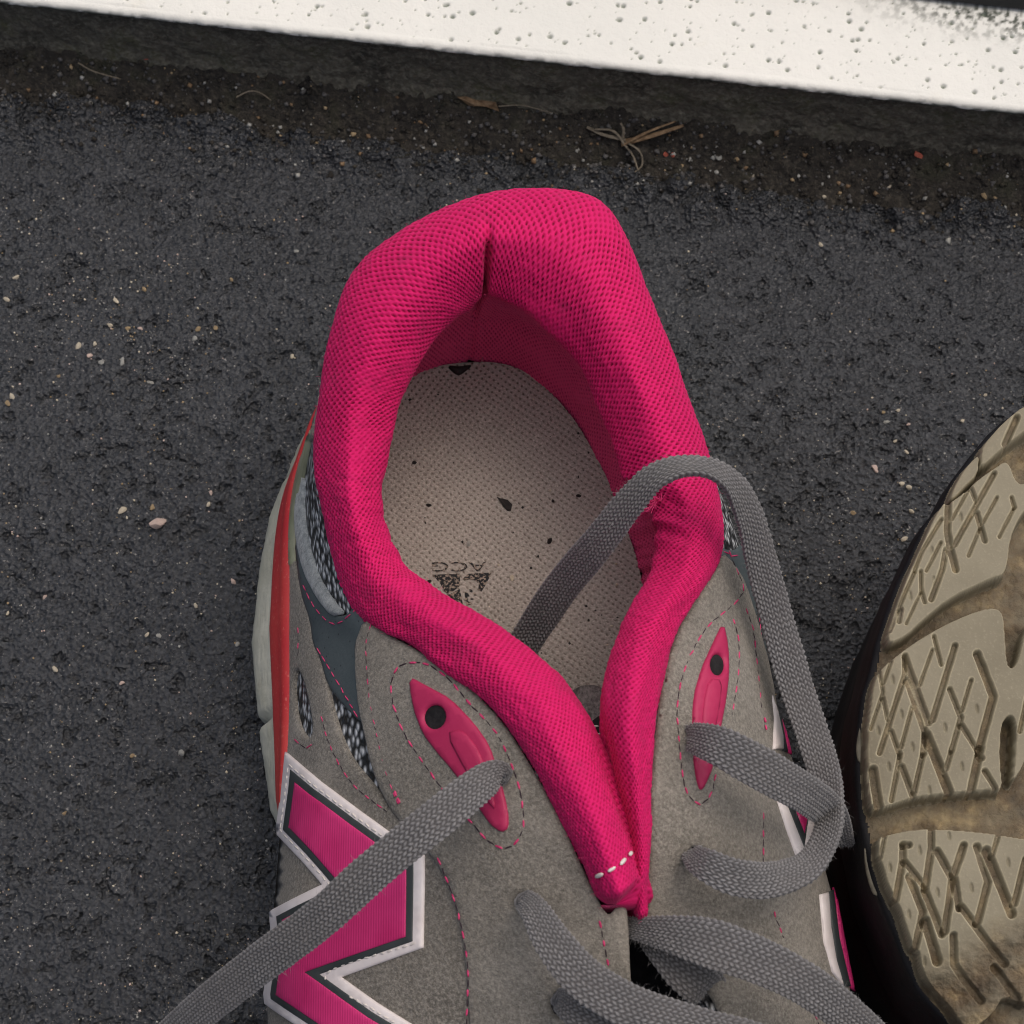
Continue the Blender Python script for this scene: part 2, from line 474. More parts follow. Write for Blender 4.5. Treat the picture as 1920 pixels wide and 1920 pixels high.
# white slab on its rough base
slab_root = thing('concrete_step', (float(SLM[0]), float(SLM[1]), 0.0),
                  'white painted concrete step edge with small air holes above the asphalt', 'step')
prof = [(-0.030, 29.0), (-0.010, 29.0), (-0.0012, 29.0), (-0.0005, 29.1), (-0.0001, 29.35), (0.0, 29.8), (-0.0002, 30.4), (-0.0007, 30.9), (-0.0014, 31.15)]
pts = [(o, z) for o, z in prof]
n_top = 0
oo = -0.0014
while oo > -0.0272:
    oo -= 0.00034; n_top += 1
    pts.append((oo, 31.15 + (-0.0014 - oo) * 1000 * 0.10))
o_end, z_end = pts[-1]
pts += [(o_end - 0.004, z_end + 0.2), (o_end - 0.030, z_end + 0.2), (o_end - 0.2, z_end), (o_end - 0.2, -20)]
pts = np.array(pts)
lx = graded(-0.150, 0.150, 0.00034, 4.0)
P_o = np.repeat(pts[None, :, 0], len(lx), 0); P_z = np.repeat(pts[None, :, 1], len(lx), 0) * 1e-3
P_l = np.repeat(lx[:, None], len(pts), 1)
pit = np.zeros_like(P_o); dz = np.zeros_like(P_o)
on_top = (P_o < -0.001) & (P_o > o_end - 0.001) & (P_o < -0.0022)
prng = np.random.default_rng(99)
for k in range(950):
    pl = prng.uniform(-0.158, 0.158); po = prng.uniform(-0.027, -0.001)
    r = 0.00013 + 0.00045 * prng.random() ** 4
    i0, i1 = np.searchsorted(lx, [pl - 3 * r, pl + 3 * r])
    if i1 <= i0: continue
    sub = np.s_[i0:i1, :]
    d = np.hypot((P_l[sub] - pl) / (1 + 0.3 * prng.random()), P_o[sub] - po) / r
    g = np.exp(-d ** 6) * on_top[sub]
    dz[sub] = np.minimum(dz[sub], -g * min(2.2 * r, 0.0009))
    pit[sub] = np.maximum(pit[sub], g * prng.uniform(0.7, 1.0))
mild = smooth(0.35, 0.75, fbm(P_l * 900, P_o * 900, 4, 5)) * (
    smooth(0.024, 0.0, np.hypot((P_l - 0.124) * 0.5, (P_o + 0.0265) * 2.2)) * 1.2) * on_top
mild = mild + 0.95 * smooth(31.1, 29.6, P_z * 1000) * smooth(0.30, 0.55, fbm(P_l * 300, P_z * 2000, 4, 8)) * (P_o > -0.004)
ragged = 0.0006 * (fbm(P_l * 400, P_z * 600, 4, 15) - 0.5) * (P_o > -0.01) * (P_z < 0.0312)
P_o2 = P_o + ragged
SV = np.stack([SLM[0] + P_l * LDIR[0] + P_o2 * ODIR[0], SLM[1] + P_l * LDIR[1] + P_o2 * ODIR[1],
               P_z + dz + 0.0005 * (fbm(P_l * 50, P_o * 50, 3, 17) - 0.5) * on_top], -1)
slab = make_mesh('painted_top', SV.reshape(-1, 3), grid_faces(len(lx), len(pts)), M['white'], slab_root,
                 attrs={'pit': np.clip(pit, 0, 1), 'mildew': np.clip(mild, 0, 1)})
# rough base under the lip
pz = np.arange(-0.012, 0.0291, 0.0009)
bl = graded(-0.158, 0.158, 0.0009, 4.0)
BL, BZ = np.meshgrid(bl, pz, indexing='ij')
BO = -0.0022 + 0.0022 * (fbm(BL * 180, BZ * 180, 4, 19) - 0.5) + 0.0012 * (fbm(BL * 700, BZ * 700, 3, 20) - 0.5) + 0.003 * smooth(0.012, 0.0, BZ)
BV = np.stack([SLM[0] + BL * LDIR[0] + BO * ODIR[0], SLM[1] + BL * LDIR[1] + BO * ODIR[1], BZ], -1)
base = make_mesh('unpainted_base', BV.reshape(-1, 3), grid_faces(len(bl), len(pz)), M['plinth'], slab_root)
base['label'] = 'rough unpainted grey brown concrete below the white lip'
# dark trim at the back of the slab
def swept_box(name, profile, l0, l1, n, mat, parent):
    V = []; k = len(profile)
    for l in np.linspace(l0, l1, n):
        for o, z in profile:
            V.append(SLM + l * LDIR + o * ODIR + np.array([0, 0, z]))
    F = [list(f) for f in grid_faces(n, k, True)]
    F += [list(range(k)), list(range((n - 1) * k, n * k))[::-1]]
    return make_mesh(name, np.array(V), F, mat, parent, False)
zt = z_end * 1e-3
trim = swept_box('threshold_strip', [(o_end - 0.0005, zt + 0.0012), (o_end - 0.0015, zt + 0.004), (o_end - 0.004, zt + 0.0065), (o_end - 0.02, zt + 0.0065), (o_end - 0.024, zt + 0.003), (o_end - 0.024, zt + 0.0012)],
                 -3, 3, 60, M['dark_trim'], None)
tag(trim, 'dark strip at the back of the white step, top right corner', 'threshold')

# ============================================================ SNEAKER
sn = thing('sneaker', (0.0, 0.0, 0.0), 'grey suede running shoe with bright pink knit collar, standing upright', 'shoe')

A = [(1330,2520,46),(1250,2150,72),(1184,1900,84),(1124,1706,91),(1056,1550,96),(955,1370,95),(800,1232,84),(668,1150,70),(607,965,66),(592,815,68),
     (640,630,74),(722,480,78),(913,395,82),(1112,410,82),(1208,575,76),(1272,735,72),(1325,860,71),(1350,950,76),(1345,1050,82),(1268,1185,91),
     (1230,1330,96),(1217,1550,95),(1212,1734,87),(1330,1900,82),(1335,2150,72),(1330,2520,46)]
A1 = [(1335,2520,48),(1254,2150,74),(1194,1900,86),(1130,1703,96),(1066,1550,101),(968,1370,101),(812,1226,90),(680,1138,77),(612,960,74),(594,812,78),
      (622,615,86),(705,465,91),(910,362,95),(1118,378,95),(1218,560,88),(1277,720,84),(1327,850,82),(1348,950,84),(1342,1050,88),(1262,1185,97),
      (1226,1330,102),(1215,1550,99),(1214,1732,91),(1266,1900,84),(1286,2150,74),(1330,2520,48)]
B = [None,None,None,(1166,1690,103),(1116,1540,106),(1030,1340,106),(872,1190,96),(722,1085,83),(660,950,82),(660,800,86),
     (700,640,94),(785,520,98),(912,445,101),(1055,470,99),(1142,598,95),(1204,738,92),(1248,858,90),(1290,955,91),(1288,1060,95),(1218,1190,103),
     (1180,1340,107),(1194,1550,101),(1202,1730,92)]
C1 = [None,None,None,(1204,1662,98),(1160,1515,100),(1082,1320,99),(960,1190,89),(768,1062,76),(718,945,75),(735,800,79),
      (775,690,85),(850,588,88),(912,556,89),(990,574,88),(1086,676,84),(1138,798,81),(1172,892,80),(1226,962,83),(1222,1060,88),(1160,1190,96),
      (1130,1330,99),(1162,1540,92),(1186,1726,86)]
E = [(1330,2500,34),(740,2200,37),(700,1900,38),(720,1700,38),(690,1550,38),(660,1400,38),(640,1250,38),(640,1120,38),(640,1000,38),(660,890,38),
     (705,790,38),(780,712,38),(880,688,38),(975,703,38),(1058,778,38),(1118,880,38),(1150,960,38),(1180,1040,38),(1198,1110,38),(1230,1210,38),
     (1290,1350,38),(1350,1550,38),(1400,1700,38),(1420,1900,38),(1430,2200,37),(1330,2500,34)]
G = [(1330,2600,28),(560,2250,32),(512,1920,34),(520,1760,35),(532,1620,35),(540,1480,36),(548,1330,36),(548,1150,36),(552,960,36),(578,845,37),
     (625,740,37),(735,640,37),(915,595,37),(1110,610,37),(1230,720,37),(1290,850,37),(1330,960,37),(1360,1060,37),(1375,1150,37),(1390,1260,37),
     (1410,1400,37),(1470,1620,37),(1530,1790,37),(1570,1960,36),(1590,2250,33),(1330,2600,28)]
U1 = [(1330,2560,40),(960,2150,68),(950,1910,78),(930,1720,84),(880,1580,86),(810,1420,84),(705,1262,74),(625,1165,60),(588,970,58),(586,826,58),
      (634,665,62),(725,540,64),(914,465,66),(1112,480,66),(1216,625,64),(1280,775,62),(1335,890,62),(1368,970,66),(1390,1075,70),(1372,1200,78),
      (1370,1350,84),(1400,1570,84),(1430,1720,78),(1460,1910,72),(1470,2170,64),(1330,2560,40)]
U2 = [(1330,2590,34),(660,2200,50),(600,1915,56),(600,1745,58),(605,1600,58),(615,1460,58),(596,1310,54),(580,1160,48),(570,970,47),(580,838,47),
      (628,700,50),(728,590,50),(915,530,50),(1112,545,50),(1224,680,50),(1288,815,50),(1335,930,50),(1378,1010,50),(1408,1110,52),(1430,1215,56),
      (1458,1370,58),(1526,1590,58),(1568,1740,56),(1592,1930,52),(1602,2220,48),(1330,2590,34)]
def rail(L):
    a = np.array([p if p is not None else (0, 0, 0) for p in L], float)
    return up(a[:, 0], a[:, 1], a[:, 2])
for L in (B, C1):
    for k in range(3): L[k] = L[3]
    while len(L) < 26: L.append(L[22])
RA, RA1, RB, RC1, RE, RG, RU1, RU2 = (rail(L) for L in (A, A1, B, C1, E, G, U1, U2))
CEN = up1(930, 950, 60)

def loft(rails, ts, nv):
    """rails: list of control arrays; ts: station parameters; nv: samples across"""
    S = np.stack([crom(R, ts) for R in rails], 1)          # n x r x 3
    r = len(rails)
    vs = nv if isinstance(nv, np.ndarray) else np.linspace(0, r - 1, nv)
    out = np.empty((len(ts), len(vs), 3))
    St = S.transpose(1, 0, 2).reshape(r, -1)
    res = crom(St, vs)                                     # nv x (n*3)
    return res.reshape(len(vs), len(ts), 3).transpose(1, 0, 2)

def vnormals(P):
    """normals of a grid of points"""
    du = np.gradient(P, axis=0); dv = np.gradient(P, axis=1)
    n = np.cross(du, dv); n /= np.linalg.norm(n, axis=-1, keepdims=True) + 1e-12
    return n

def uniform_ts(R, t0, t1, step):
    t = np.linspace(t0, t1, 4000); P = crom(R, t)
    s = np.concatenate([[0], np.cumsum(np.linalg.norm(np.diff(P, axis=0), axis=1))])
    n = int(round(s[-1] / step))
    return np.interp(np.linspace(0, s[-1], n + 1), s, t), s[-1]

# --- upper shell (silver knit below the panels)
UT = np.linspace(0, 25, 401)
UPG = loft([RA, RU1, RU2, RG], UT, 61)
RA0 = RA + (RA - RA1) * 0.0
_in = CEN - RA; _in[:, 2] = 0; _in /= np.linalg.norm(_in, axis=1, keepdims=True)
for _k in range(26):
    if _k <= 5: _in[_k] = (0.95, 0.3, 0)
    if _k >= 20: _in[_k] = (-1.0, 0.0, 0)
RA0 = RA + _in * 0.006; RA0[:, 2] -= 0.0006
_og = CEN - RG; _og[:, 2] = 0; _og /= np.linalg.norm(_og, axis=1, keepdims=True)
RG2 = RG - _og * 0.003; RG2[:, 2] -= 0.009
UPX = loft([RA0, RA, RU1, RU2, RG, RG2], UT, 101)
un = vnormals(UPG)
cc = UPG - CEN
if (un * cc).sum() < 0: un = -un
UF = grid_faces(401, 61)
shell_in = UPG - un * 0.0015
nV = UPG.shape[0] * UPG.shape[1]
shell_V = np.concatenate([UPG.reshape(-1, 3), shell_in.reshape(-1, 3)])
edge = []
for i in range(400):
    a, b_ = i * 61, (i + 1) * 61
    edge.append((a, b_, b_ + nV, a + nV))
shell_F = np.concatenate([UF, UF[:, ::-1] + nV, np.array(edge)])
upper = make_mesh('upper_mesh', shell_V, shell_F, M['silver_knit'], sn)
upper['label'] = 'silver and black reflective knit below the suede'

class Surf:
    def __init__(s, P, N):
        n, m = P.shape[:2]
        s.V = P.reshape(-1, 3); s.N = N.reshape(-1, 3); s.F = grid_faces(n, m)
        s.bvh = BVHTree.FromPolygons([tuple(v) for v in s.V], [tuple(map(int, f)) for f in s.F])
    def hit(s, px, py):
        d = (FWD + np.array([1.0, 0, 0]) * ((px - 960) / 960 * TH) + UPV * ((960 - py) / 960 * TH))
        loc, nor, idx, dist = s.bvh.ray_cast(Vector(CAM), Vector(d).normalized())
        if loc is None:
            # off the silhouette: nearest point of the surface
            q = up1(px, py, 48)
            loc, nor, idx, dist = s.bvh.find_nearest(Vector(q))
        f = s.F[idx]; p = np.array(loc)
        w = 1 / (np.linalg.norm(s.V[f] - p, axis=1) + 1e-6)
        nn = (s.N[f] * w[:, None]).sum(0); nn /= np.linalg.norm(nn) + 1e-12
        return p, nn
ux = vnormals(UPX)
if (ux * (UPX - CEN)).sum() < 0: ux = -ux
surf_up = Surf(UPX, ux)

def inside(poly, x, y):
    poly = np.asarray(poly, float); x = np.asarray(x, float); y = np.asarray(y, float)
    r = np.zeros(x.shape, bool); n = len(poly); j = n - 1
    for i in range(n):
        xi, yi = poly[i]; xj, yj = poly[j]
        c = ((yi > y) != (yj > y)) & (x < (xj - xi) * (y - yi) / (yj - yi + 1e-12) + xi)
        r ^= c; j = i
    return r

def seg_dist(x, y, a, b):
    ax, ay = a; bx, by = b
    dx, dy = bx - ax, by - ay
    t = np.clip(((x - ax) * dx + (y - ay) * dy) / (dx * dx + dy * dy + 1e-12), 0, 1)
    return np.hypot(x - ax - t * dx, y - ay - t * dy)

def poly_dist(poly, x, y):
    d = np.full(np.shape(x), 1e9)
    for i in range(len(poly)):
        d = np.minimum(d, seg_dist(x, y, poly[i - 1], poly[i]))
    return d

def densify(poly, step=7, closed=True):
    out = []
    n = len(poly)
    for i in range(n if closed else n - 1):
        a = np.array(poly[i], float); b = np.array(poly[(i + 1) % n], float)
        k = max(1, int(np.linalg.norm(b - a) / step))
        for j in range(k): out.append(tuple(a + (b - a) * j / k))
    if not closed: out.append(tuple(map(float, poly[-1])))
    return out

def smooth_poly(poly, it=1):
    """Chaikin rounding of a closed outline"""
    for _ in range(it):
        q = []
        for i in range(len(poly)):
            a = np.array(poly[i], float); b = np.array(poly[(i + 1) % len(poly)], float)
            q += [tuple(a * 0.78 + b * 0.22), tuple(a * 0.22 + b * 0.78)]
        poly = q
    return poly

def inset(poly, d):
    """shrink an outline by d pixels with mitred corners"""
    P = np.array(poly, float); n = len(P)
    area = 0.5 * np.sum(P[:, 0] * np.roll(P[:, 1], -1) - np.roll(P[:, 0], -1) * P[:, 1])
    sgn = 1 if area > 0 else -1
    out = []
    for i in range(n):
        p0, p1, p2 = P[i - 1], P[i], P[(i + 1) % n]
        e1 = (p1 - p0) / (np.linalg.norm(p1 - p0) + 1e-9); e2 = (p2 - p1) / (np.linalg.norm(p2 - p1) + 1e-9)
        n1 = np.array([-e1[1], e1[0]]) * sgn; n2 = np.array([-e2[1], e2[0]]) * sgn
        k = n1 + n2; k /= max(0.35, 1 + n1 @ n2)
        out.append(tuple(p1 + k * d))
    return out

def panel(name, poly, thick, mat, surf, parent, off=0.0, holes=(), spacing=13, soft=5, round_it=1, height=None, label=None):
    """a sheet of real thickness (mm) lying on a surface, its outline given in photograph pixels"""
    if round_it: poly = smooth_poly(poly, round_it)
    loops = [densify(poly, 6)] + [densify(h, 5) for h in holes]
    pts = []; edges = []
    for L in loops:
        s0 = len(pts)
        pts += L
        edges += [(s0 + i, s0 + (i + 1) % len(L)) for i in range(len(L))]
    allb = np.array(poly)
    x0, y0 = allb.min(0); x1, y1 = allb.max(0)
    gxx, gyy = np.meshgrid(np.arange(x0, x1, spacing), np.arange(y0, y1, spacing * 0.87), indexing='ij')
    gxx = gxx + (np.arange(gxx.shape[1]) % 2)[None, :] * spacing / 2
    gxx = gxx.ravel(); gyy = gyy.ravel()
    ring = densify(inset(loops[0], soft), 8)
    for h in loops[1:]: ring += densify(inset(h, -soft), 8)
    rx = np.array([p[0] for p in ring]); ry = np.array([p[1] for p in ring])
    gxx = np.concatenate([gxx, rx]); gyy = np.concatenate([gyy, ry])
    isr = np.concatenate([np.zeros(len(gxx) - len(rx), bool), np.ones(len(rx), bool)])
    db = poly_dist(loops[0], gxx, gyy)
    keep = inside(loops[0], gxx, gyy)
    for h in loops[1:]:
        db = np.minimum(db, poly_dist(h, gxx, gyy)); keep &= ~inside(h, gxx, gyy)
    keep &= np.where(isr, db > soft * 0.8, db > soft + 4)
    pts2 = pts + list(zip(gxx[keep], gyy[keep]))
    r = delaunay_2d_cdt([Vector(p) for p in pts2], edges, [], 0, 1e-4)
    vs, fs = r[0], r[2]
    X = np.array([v[0] for v in vs]); Y = np.array([v[1] for v in vs])
    cx = np.array([X[list(f)].mean() for f in fs]); cy = np.array([Y[list(f)].mean() for f in fs])
    ok = inside(loops[0], cx, cy)
    for h in loops[1:]: ok &= ~inside(h, cx, cy)
    fs = [f for f, o in zip(fs, ok) if o]
    dist = poly_dist(loops[0], X, Y)
    for h in loops[1:]: dist = np.minimum(dist, poly_dist(h, X, Y))
    top = np.empty((len(X), 3)); bot = np.empty((len(X), 3))
    for i in range(len(X)):
        p, nn = surf.hit(X[i], Y[i])
        hgt = off + thick * (0.45 + 0.55 * min(1.0, dist[i] / soft))
        if height is not None: hgt += height(X[i], Y[i])
        top[i] = p + nn * hgt * 1e-3
        bot[i] = p + nn * (off - 0.25) * 1e-3
    cnt = {}
    for f in fs:
        for a, b_ in zip(f, list(f[1:]) + [f[0]]):
            cnt[(a, b_)] = 1
    be = [(a, b_) for (a, b_) in cnt if (b_, a) not in cnt]
    used = sorted({a for e in be for a in e})
    mp = {v: len(X) + k for k, v in enumerate(used)}
    V = np.concatenate([top, bot[used]]) if used else top
    F = [tuple(f) for f in fs] + [(b_, a, mp[a], mp[b_]) for a, b_ in be]
    # face the camera side
    f0 = F[0]; nrm = np.cross(V[f0[1]] - V[f0[0]], V[f0[2]] - V[f0[0]])
    if nrm @ (CAM - V[f0[0]]) < 0: F = [tuple(reversed(f)) for f in F]
    o = make_mesh(name, V, F, mat, parent)
    if label: o['label'] = label
    return o

def capsule(a, b, n, w, hgt):
    """small thread stitch from a to b lying on normal n"""
    t = b - a; L = np.linalg.norm(t); t = t / (L + 1e-12); s = np.cross(n, t)
    V = []; F = []
    prof_ = [(0.0, 0.25), (0.18, 0.85), (0.5, 1.0), (0.82, 0.85), (1.0, 0.25)]
    for u, r_ in prof_:
        for k in range(6):
            an = k / 6 * 2 * math.pi
            V.append(a + t * L * u + s * math.cos(an) * w * r_ + n * (math.sin(an) * hgt * r_))
    for i in range(4):
        for k in range(6):
            F.append((i * 6 + k, i * 6 + (k + 1) % 6, (i + 1) * 6 + (k + 1) % 6, (i + 1) * 6 + k))
    F.append(tuple(range(5, -1, -1))); F.append(tuple(range(24, 30)))
    return V, F

def stitching(lines, surf, parent, off=0.0, pitch=17, duty=0.72, w=0.26, mats=('th_pink', 'th_dark'), second=True, rnd=0.0):
    V = []; F = []; mi = []
    for L in lines:
        D = np.array(L, float)
        t = np.linspace(0, len(D) - 1, 60 * len(D)); P = crom(np.c_[D, np.zeros(len(D))], t)[:, :2]
        s = np.concatenate([[0], np.cumsum(np.linalg.norm(np.diff(P, axis=0), axis=1))])
        x = 0.0; k = 0
        while x < s[-1] - 4:
            two = second and (k % 2 == 1)
            e = x + pitch * (duty if not two else 0.8)
            pa = [np.interp(q, s, P[:, j]) for q in (x, min(e, s[-1])) for j in (0, 1)]
            a, na = surf.hit(pa[0], pa[1]); b2, nb = surf.hit(pa[2], pa[3])
            if np.linalg.norm(a - b2) < 0.006:
                jo = rng.normal(0, 0.00006, 3)
                ww = w * (0.62 if two else 1.0) * 1e-3
                v, f = capsule(a + na * (off * 1e-3 + ww * 0.35) + jo, b2 + nb * (off * 1e-3 + ww * 0.35) - jo, na, ww, ww * 0.8)
                n0 = len(V); V += v; F += [tuple(n0 + q for q in ff) for ff in f]; mi += [1 if two else 0] * len(f)
            x += pitch * (1 if not second else 0.9); k += 1
    if not V: return None
    o = make_mesh('stitching', np.array(V), F, None, parent, mats=[M[m] for m in mats], midx=mi)
    o['kind'] = 'stuff'
    return o

# --- collar: padded knit roll, from the left throat round the heel to the right throat
def outward(P):
    d = P - CEN; d[:, 2] = 0
    return d / (np.linalg.norm(d, axis=1, keepdims=True) + 1e-9)
oc = outward(RC1.copy())
RC = RC1 + oc * 0.0035; RC[:, 2] -= 0.010
RD = 0.42 * RC1 + 0.58 * RE + outward(0.5 * (RC1 + RE)) * 0.0055
# an extra lining rail beside the insole edge, tucked just below it
RE2 = RE + outward(RE.copy()) * 0.0015; RE2[:, 2] -= 0.002
CT, clen = uniform_ts(RB, 3.0, 22.0, 0.00033)
vs0 = np.linspace(0, 6, 1200)
tmp = loft([RA, RA1, RB, RC1, RC, RD, RE2], np.array([8.0, 12.3, 15.0]), vs0)
cs = np.concatenate([[0], np.cumsum(np.linalg.norm(np.diff(tmp.mean(0), axis=0), axis=1))])
tmpL = np.linalg.norm(np.diff(tmp, axis=1), axis=2).mean(0); cs = np.concatenate([[0], np.cumsum(tmpL)])
NCR = int(cs[-1] / 0.00032)
CV = np.interp(np.linspace(0, cs[-1], NCR), cs, vs0)
PC = loft([RA, RA1, RB, RC1, RC, RD, RE2], CT, CV)
ii = np.arange(len(CT))[:, None] * np.ones((1, NCR)); jj = np.arange(NCR)[None, :] * np.ones((len(CT), 1))
tt = CT[:, None] * np.ones((1, NCR)); cvv = CV[None, :] * np.ones((len(CT), 1))
# coarse relief: crease at the heel, gathers at the ankle bends, soft lumps
nrm = vnormals(PC)
ref = PC - crom(RE, CT)[:, None, :]
if (nrm * ref).sum() < 0: nrm = -nrm
arc = np.arange(len(CT)) * 0.33
a12 = np.interp(12.0, CT, arc)
dA = (arc - a12)[:, None] * np.ones((1, NCR)) + 0.6 * np.sin(cvv * 2.0)
crease = np.exp(-(dA / 0.85) ** 2) * smooth(1.45, 2.5, cvv) * smooth(5.2, 4.2, cvv)
wide = np.exp(-(dA / 5.5) ** 2) * smooth(2.0, 3.0, cvv) * smooth(5.0, 4.0, cvv)
fold = np.exp(-(dA / 0.9) ** 2) * smooth(4.2, 5.0, cvv)
disp = -(4.2 * crease + 1.6 * wide + 0.8 * fold)
gath = np.zeros_like(dA)
for t0, wd, amp in ((7.7, 0.75, 0.9), (17.2, 0.7, 1.0), (16.2, 0.6, 0.8), (6.6, 0.5, 0.35), (19.0, 0.8, 0.35)):
    gath += amp * np.exp(-((tt - t0) / wd) ** 2) * (fbm(arc[:, None] / 2.6 + cvv * 0.9, cvv * 0.8 + arc[:, None] * 0.02, 2, int(t0 * 10)) - 0.5) * 2 * smooth(1.0, 2.2, cvv)
disp = disp + gath + 1.7 * (fbm(arc[:, None] / 15 + 0 * cvv, cvv * 1.3, 3, 77) - 0.5) + 0.22 * (vnoise(ii / 2.0, jj / 2.0, 78) - 0.5)
# the knit: staggered holes, four samples to a period
u = ii / 4.0; v = jj / 3.0
knit = np.cos(2 * math.pi * u + 0.25 * np.sin(cvv * 9)) * np.cos(math.pi * v)
holes = smooth(-0.05, 0.85, knit)
holes *= (0.75 + 0.5 * fbm(ii / 30, jj / 30, 3, 5)) * (0.55 + 0.75 * vnoise(ii / 3.1, jj / 2.3, 6))
flat_zone = np.clip(smooth(6.3, 5.2, tt) * 0.30 + smooth(18.3, 19.5, tt) * 0.22, 0, 0.6)
worn = smooth(0.62, 0.8, fbm(ii / 50, jj / 40, 3, 9)) * 0.5
holes = holes * (1 - flat_zone) * (1 - worn)
lin = smooth(3.7, 4.6, cvv)
disp = disp - 0.50 * holes * (1 + 0.1 * lin) + 0.08 * (rng.random(dA.shape) - 0.5)
PCd = PC + nrm * (disp * 1e-3)[..., None]
# rounded closed ends in the throat
endd = np.minimum(arc, arc[-1] - arc)
ek = np.sqrt(np.clip(1 - (1 - np.clip(endd / 2.0, 0, 1)) ** 2, 0, 1))[:, None, None]
kc = int(np.searchsorted(CV, 3.2))
ctr = PC[:, :kc].mean(1, keepdims=True); ctr[..., 2] -= 0.003
PCd = ctr + (PCd - ctr) * ek
collar = make_mesh('knit_collar', PCd.reshape(-1, 3), grid_faces(len(CT), NCR), M['knit'], sn,
                   attrs={'hole': np.clip(holes, 0, 1), 'lining': 0.6 * lin})
collar['label'] = 'bright pink padded knit collar and lining'
surf_col = Surf(PC[::6, ::4], nrm[::6, ::4])

# --- insole
def insole_xyz(nS, nW):
    tl = np.linspace(12.0, 1.0, nS); tr = np.linspace(12.0, 24.0, nS)
    Lp = crom(RE2, tl); Rp = crom(RE2, tr)
    w = np.linspace(0, 1, nW)
    P = Lp[:, None, :] * (1 - w[None, :, None]) + Rp[:, None, :] * w[None, :, None]
    k = (2 * w - 1)[None, :] ** 2
    back = np.exp(-np.linspace(0, 1, nS)[:, None] * 9)
    P[..., 2] = 0.0375 - 0.0018 * (1 - np.clip(k + back * 0.8, 0, 1)) + 0.0004 * (fbm(P[..., 0] * 90, P[..., 1] * 90, 2, 3) - 0.5)
    return P
NI, NW = 480, 170
PI_ = insole_xyz(NI, NW)
Xw = PI_[..., 0] * 1000; Yw = PI_[..., 1] * 1000
ang = 0.16
Xr = Xw * math.cos(ang) + Yw * math.sin(ang); Yr = -Xw * math.sin(ang) + Yw * math.cos(ang)
hh = np.cos(2 * math.pi * Xr / 1.75) * np.cos(math.pi * Yr / 0.95)
ih = smooth(0.45, 0.85, hh)
ih2 = 0.20 * smooth(0.2, 0.9, np.cos(2 * math.pi * Xr / 0.72) * np.cos(2 * math.pi * Yr / 0.6))
PI_[..., 2] -= (0.40 * ih + 0.14 * ih2) * 1e-3
insole = make_mesh('insole', PI_.reshape(-1, 3), grid_faces(NI, NW), M['insole'], sn, attrs={'hole': np.clip(0.85 * ih + 0.35 * ih2, 0, 1)})
surf_in = Surf(PI_[::7, ::5], np.broadcast_to(np.array([0, 0, 1.0]), PI_[::7, ::5].shape).copy())

# printed mark on the insole, seen upside down
def to_insole(px, py, dz=0.22):
    p, n_ = surf_in.hit(px, py)
    return p + np.array([0, 0, dz * 1e-3])
for poly in ([(812,1078),(862,1076),(863,1098),(848,1110),(836,1112),(826,1096)],
             [(867,1086),(878,1076),(922,1074),(910,1098),(902,1111),(897,1104),(898,1090),(882,1087)],
             [(840,1116),(862,1105),(868,1133),(858,1131)],
             [(871,1112),(884,1098),(893,1116),(900,1110),(884,1134),(874,1137)]):
    panel('printed_mark', poly, 0.12, M['print'], surf_in, insole, off=0.10, soft=2, spacing=8, round_it=0)
fc = bpy.data.curves.new('lettering', 'FONT'); fc.body = 'ACG'; fc.size = 1.0; fc.resolution_u = 3
fo = bpy.data.objects.new('lettering', fc); scene.collection.objects.link(fo)
me = bpy.data.meshes.new_from_object(fo.evaluated_get(bpy.context.evaluated_depsgraph_get()))
bpy.data.objects.remove(fo)
co = np.array([v.co[:] for v in me.vertices]); mn = co.min(0); mx = co.max(0)
qx = (co[:, 0] - mn[0]) / (mx[0] - mn[0]); qy = (co[:, 1] - mn[1]) / (mx[1] - mn[1])
tv = np.array([to_insole(912 - 102 * a_, 1054 + 18 * b_) for a_, b_ in zip(qx, qy)])
make_mesh('printed_lettering', tv, [tuple(p.vertices) for p in me.polygons], M['print'], insole)
# black notch at the back of the insole
panel('notch_flap', [(838,688),(862,690),(886,686),(876,695),(862,705),(852,702)], 0.8, M['crumb'], surf_in, insole, off=0.4, soft=3, spacing=8, round_it=1)

# --- tongue pushed down inside
TC = [(1096,1285,43),(1130,1360,50),(1165,1480,58),(1195,1640,62),(1215,1800,60),(1250,2000,55),(1300,2250,56),(1330,2440,40)]
TCp = up([p[0] for p in TC], [p[1] for p in TC], [p[2] for p in TC])
tt_ = np.linspace(0, len(TC) - 1, 90); cl = crom(TCp, tt_)
wv = np.linspace(-1, 1, 31)
tw = 0.027 * smooth(-0.2, 1.2, tt_) + 0.004
TP = cl[:, None, :] + np.stack([wv[None, :] * tw[:, None], 0.22 * wv[None, :] * tw[:, None], -0.010 * wv[None, :] ** 2 * np.ones((90, 1))], -1)
TP[..., 2] += 0.0008 * (fbm(TP[..., 0] * 160, TP[..., 1] * 160, 3, 4) - 0.5) * 2
tb = TP.copy(); tb[..., 2] -= 0.004
nT = 90 * 31
TFc = grid_faces(90, 31)
per = [j for j in range(31)] + [i * 31 + 30 for i in range(1, 90)] + [89 * 31 + j for j in range(29, -1, -1)] + [i * 31 for i in range(88, 0, -1)]
TF = np.concatenate([TFc, TFc[:, ::-1] + nT, np.array([(per[k], per[k - 1], per[k - 1] + nT, per[k] + nT) for k in range(len(per))])])
tongue = make_mesh('tongue', np.concatenate([TP.reshape(-1, 3), tb.reshape(-1, 3)]), TF, M['tongue'], sn)
tn = vnormals(TP); tn = np.where(tn[..., 2:3] < 0, -tn, tn)
surf_to = Surf(TP, tn)
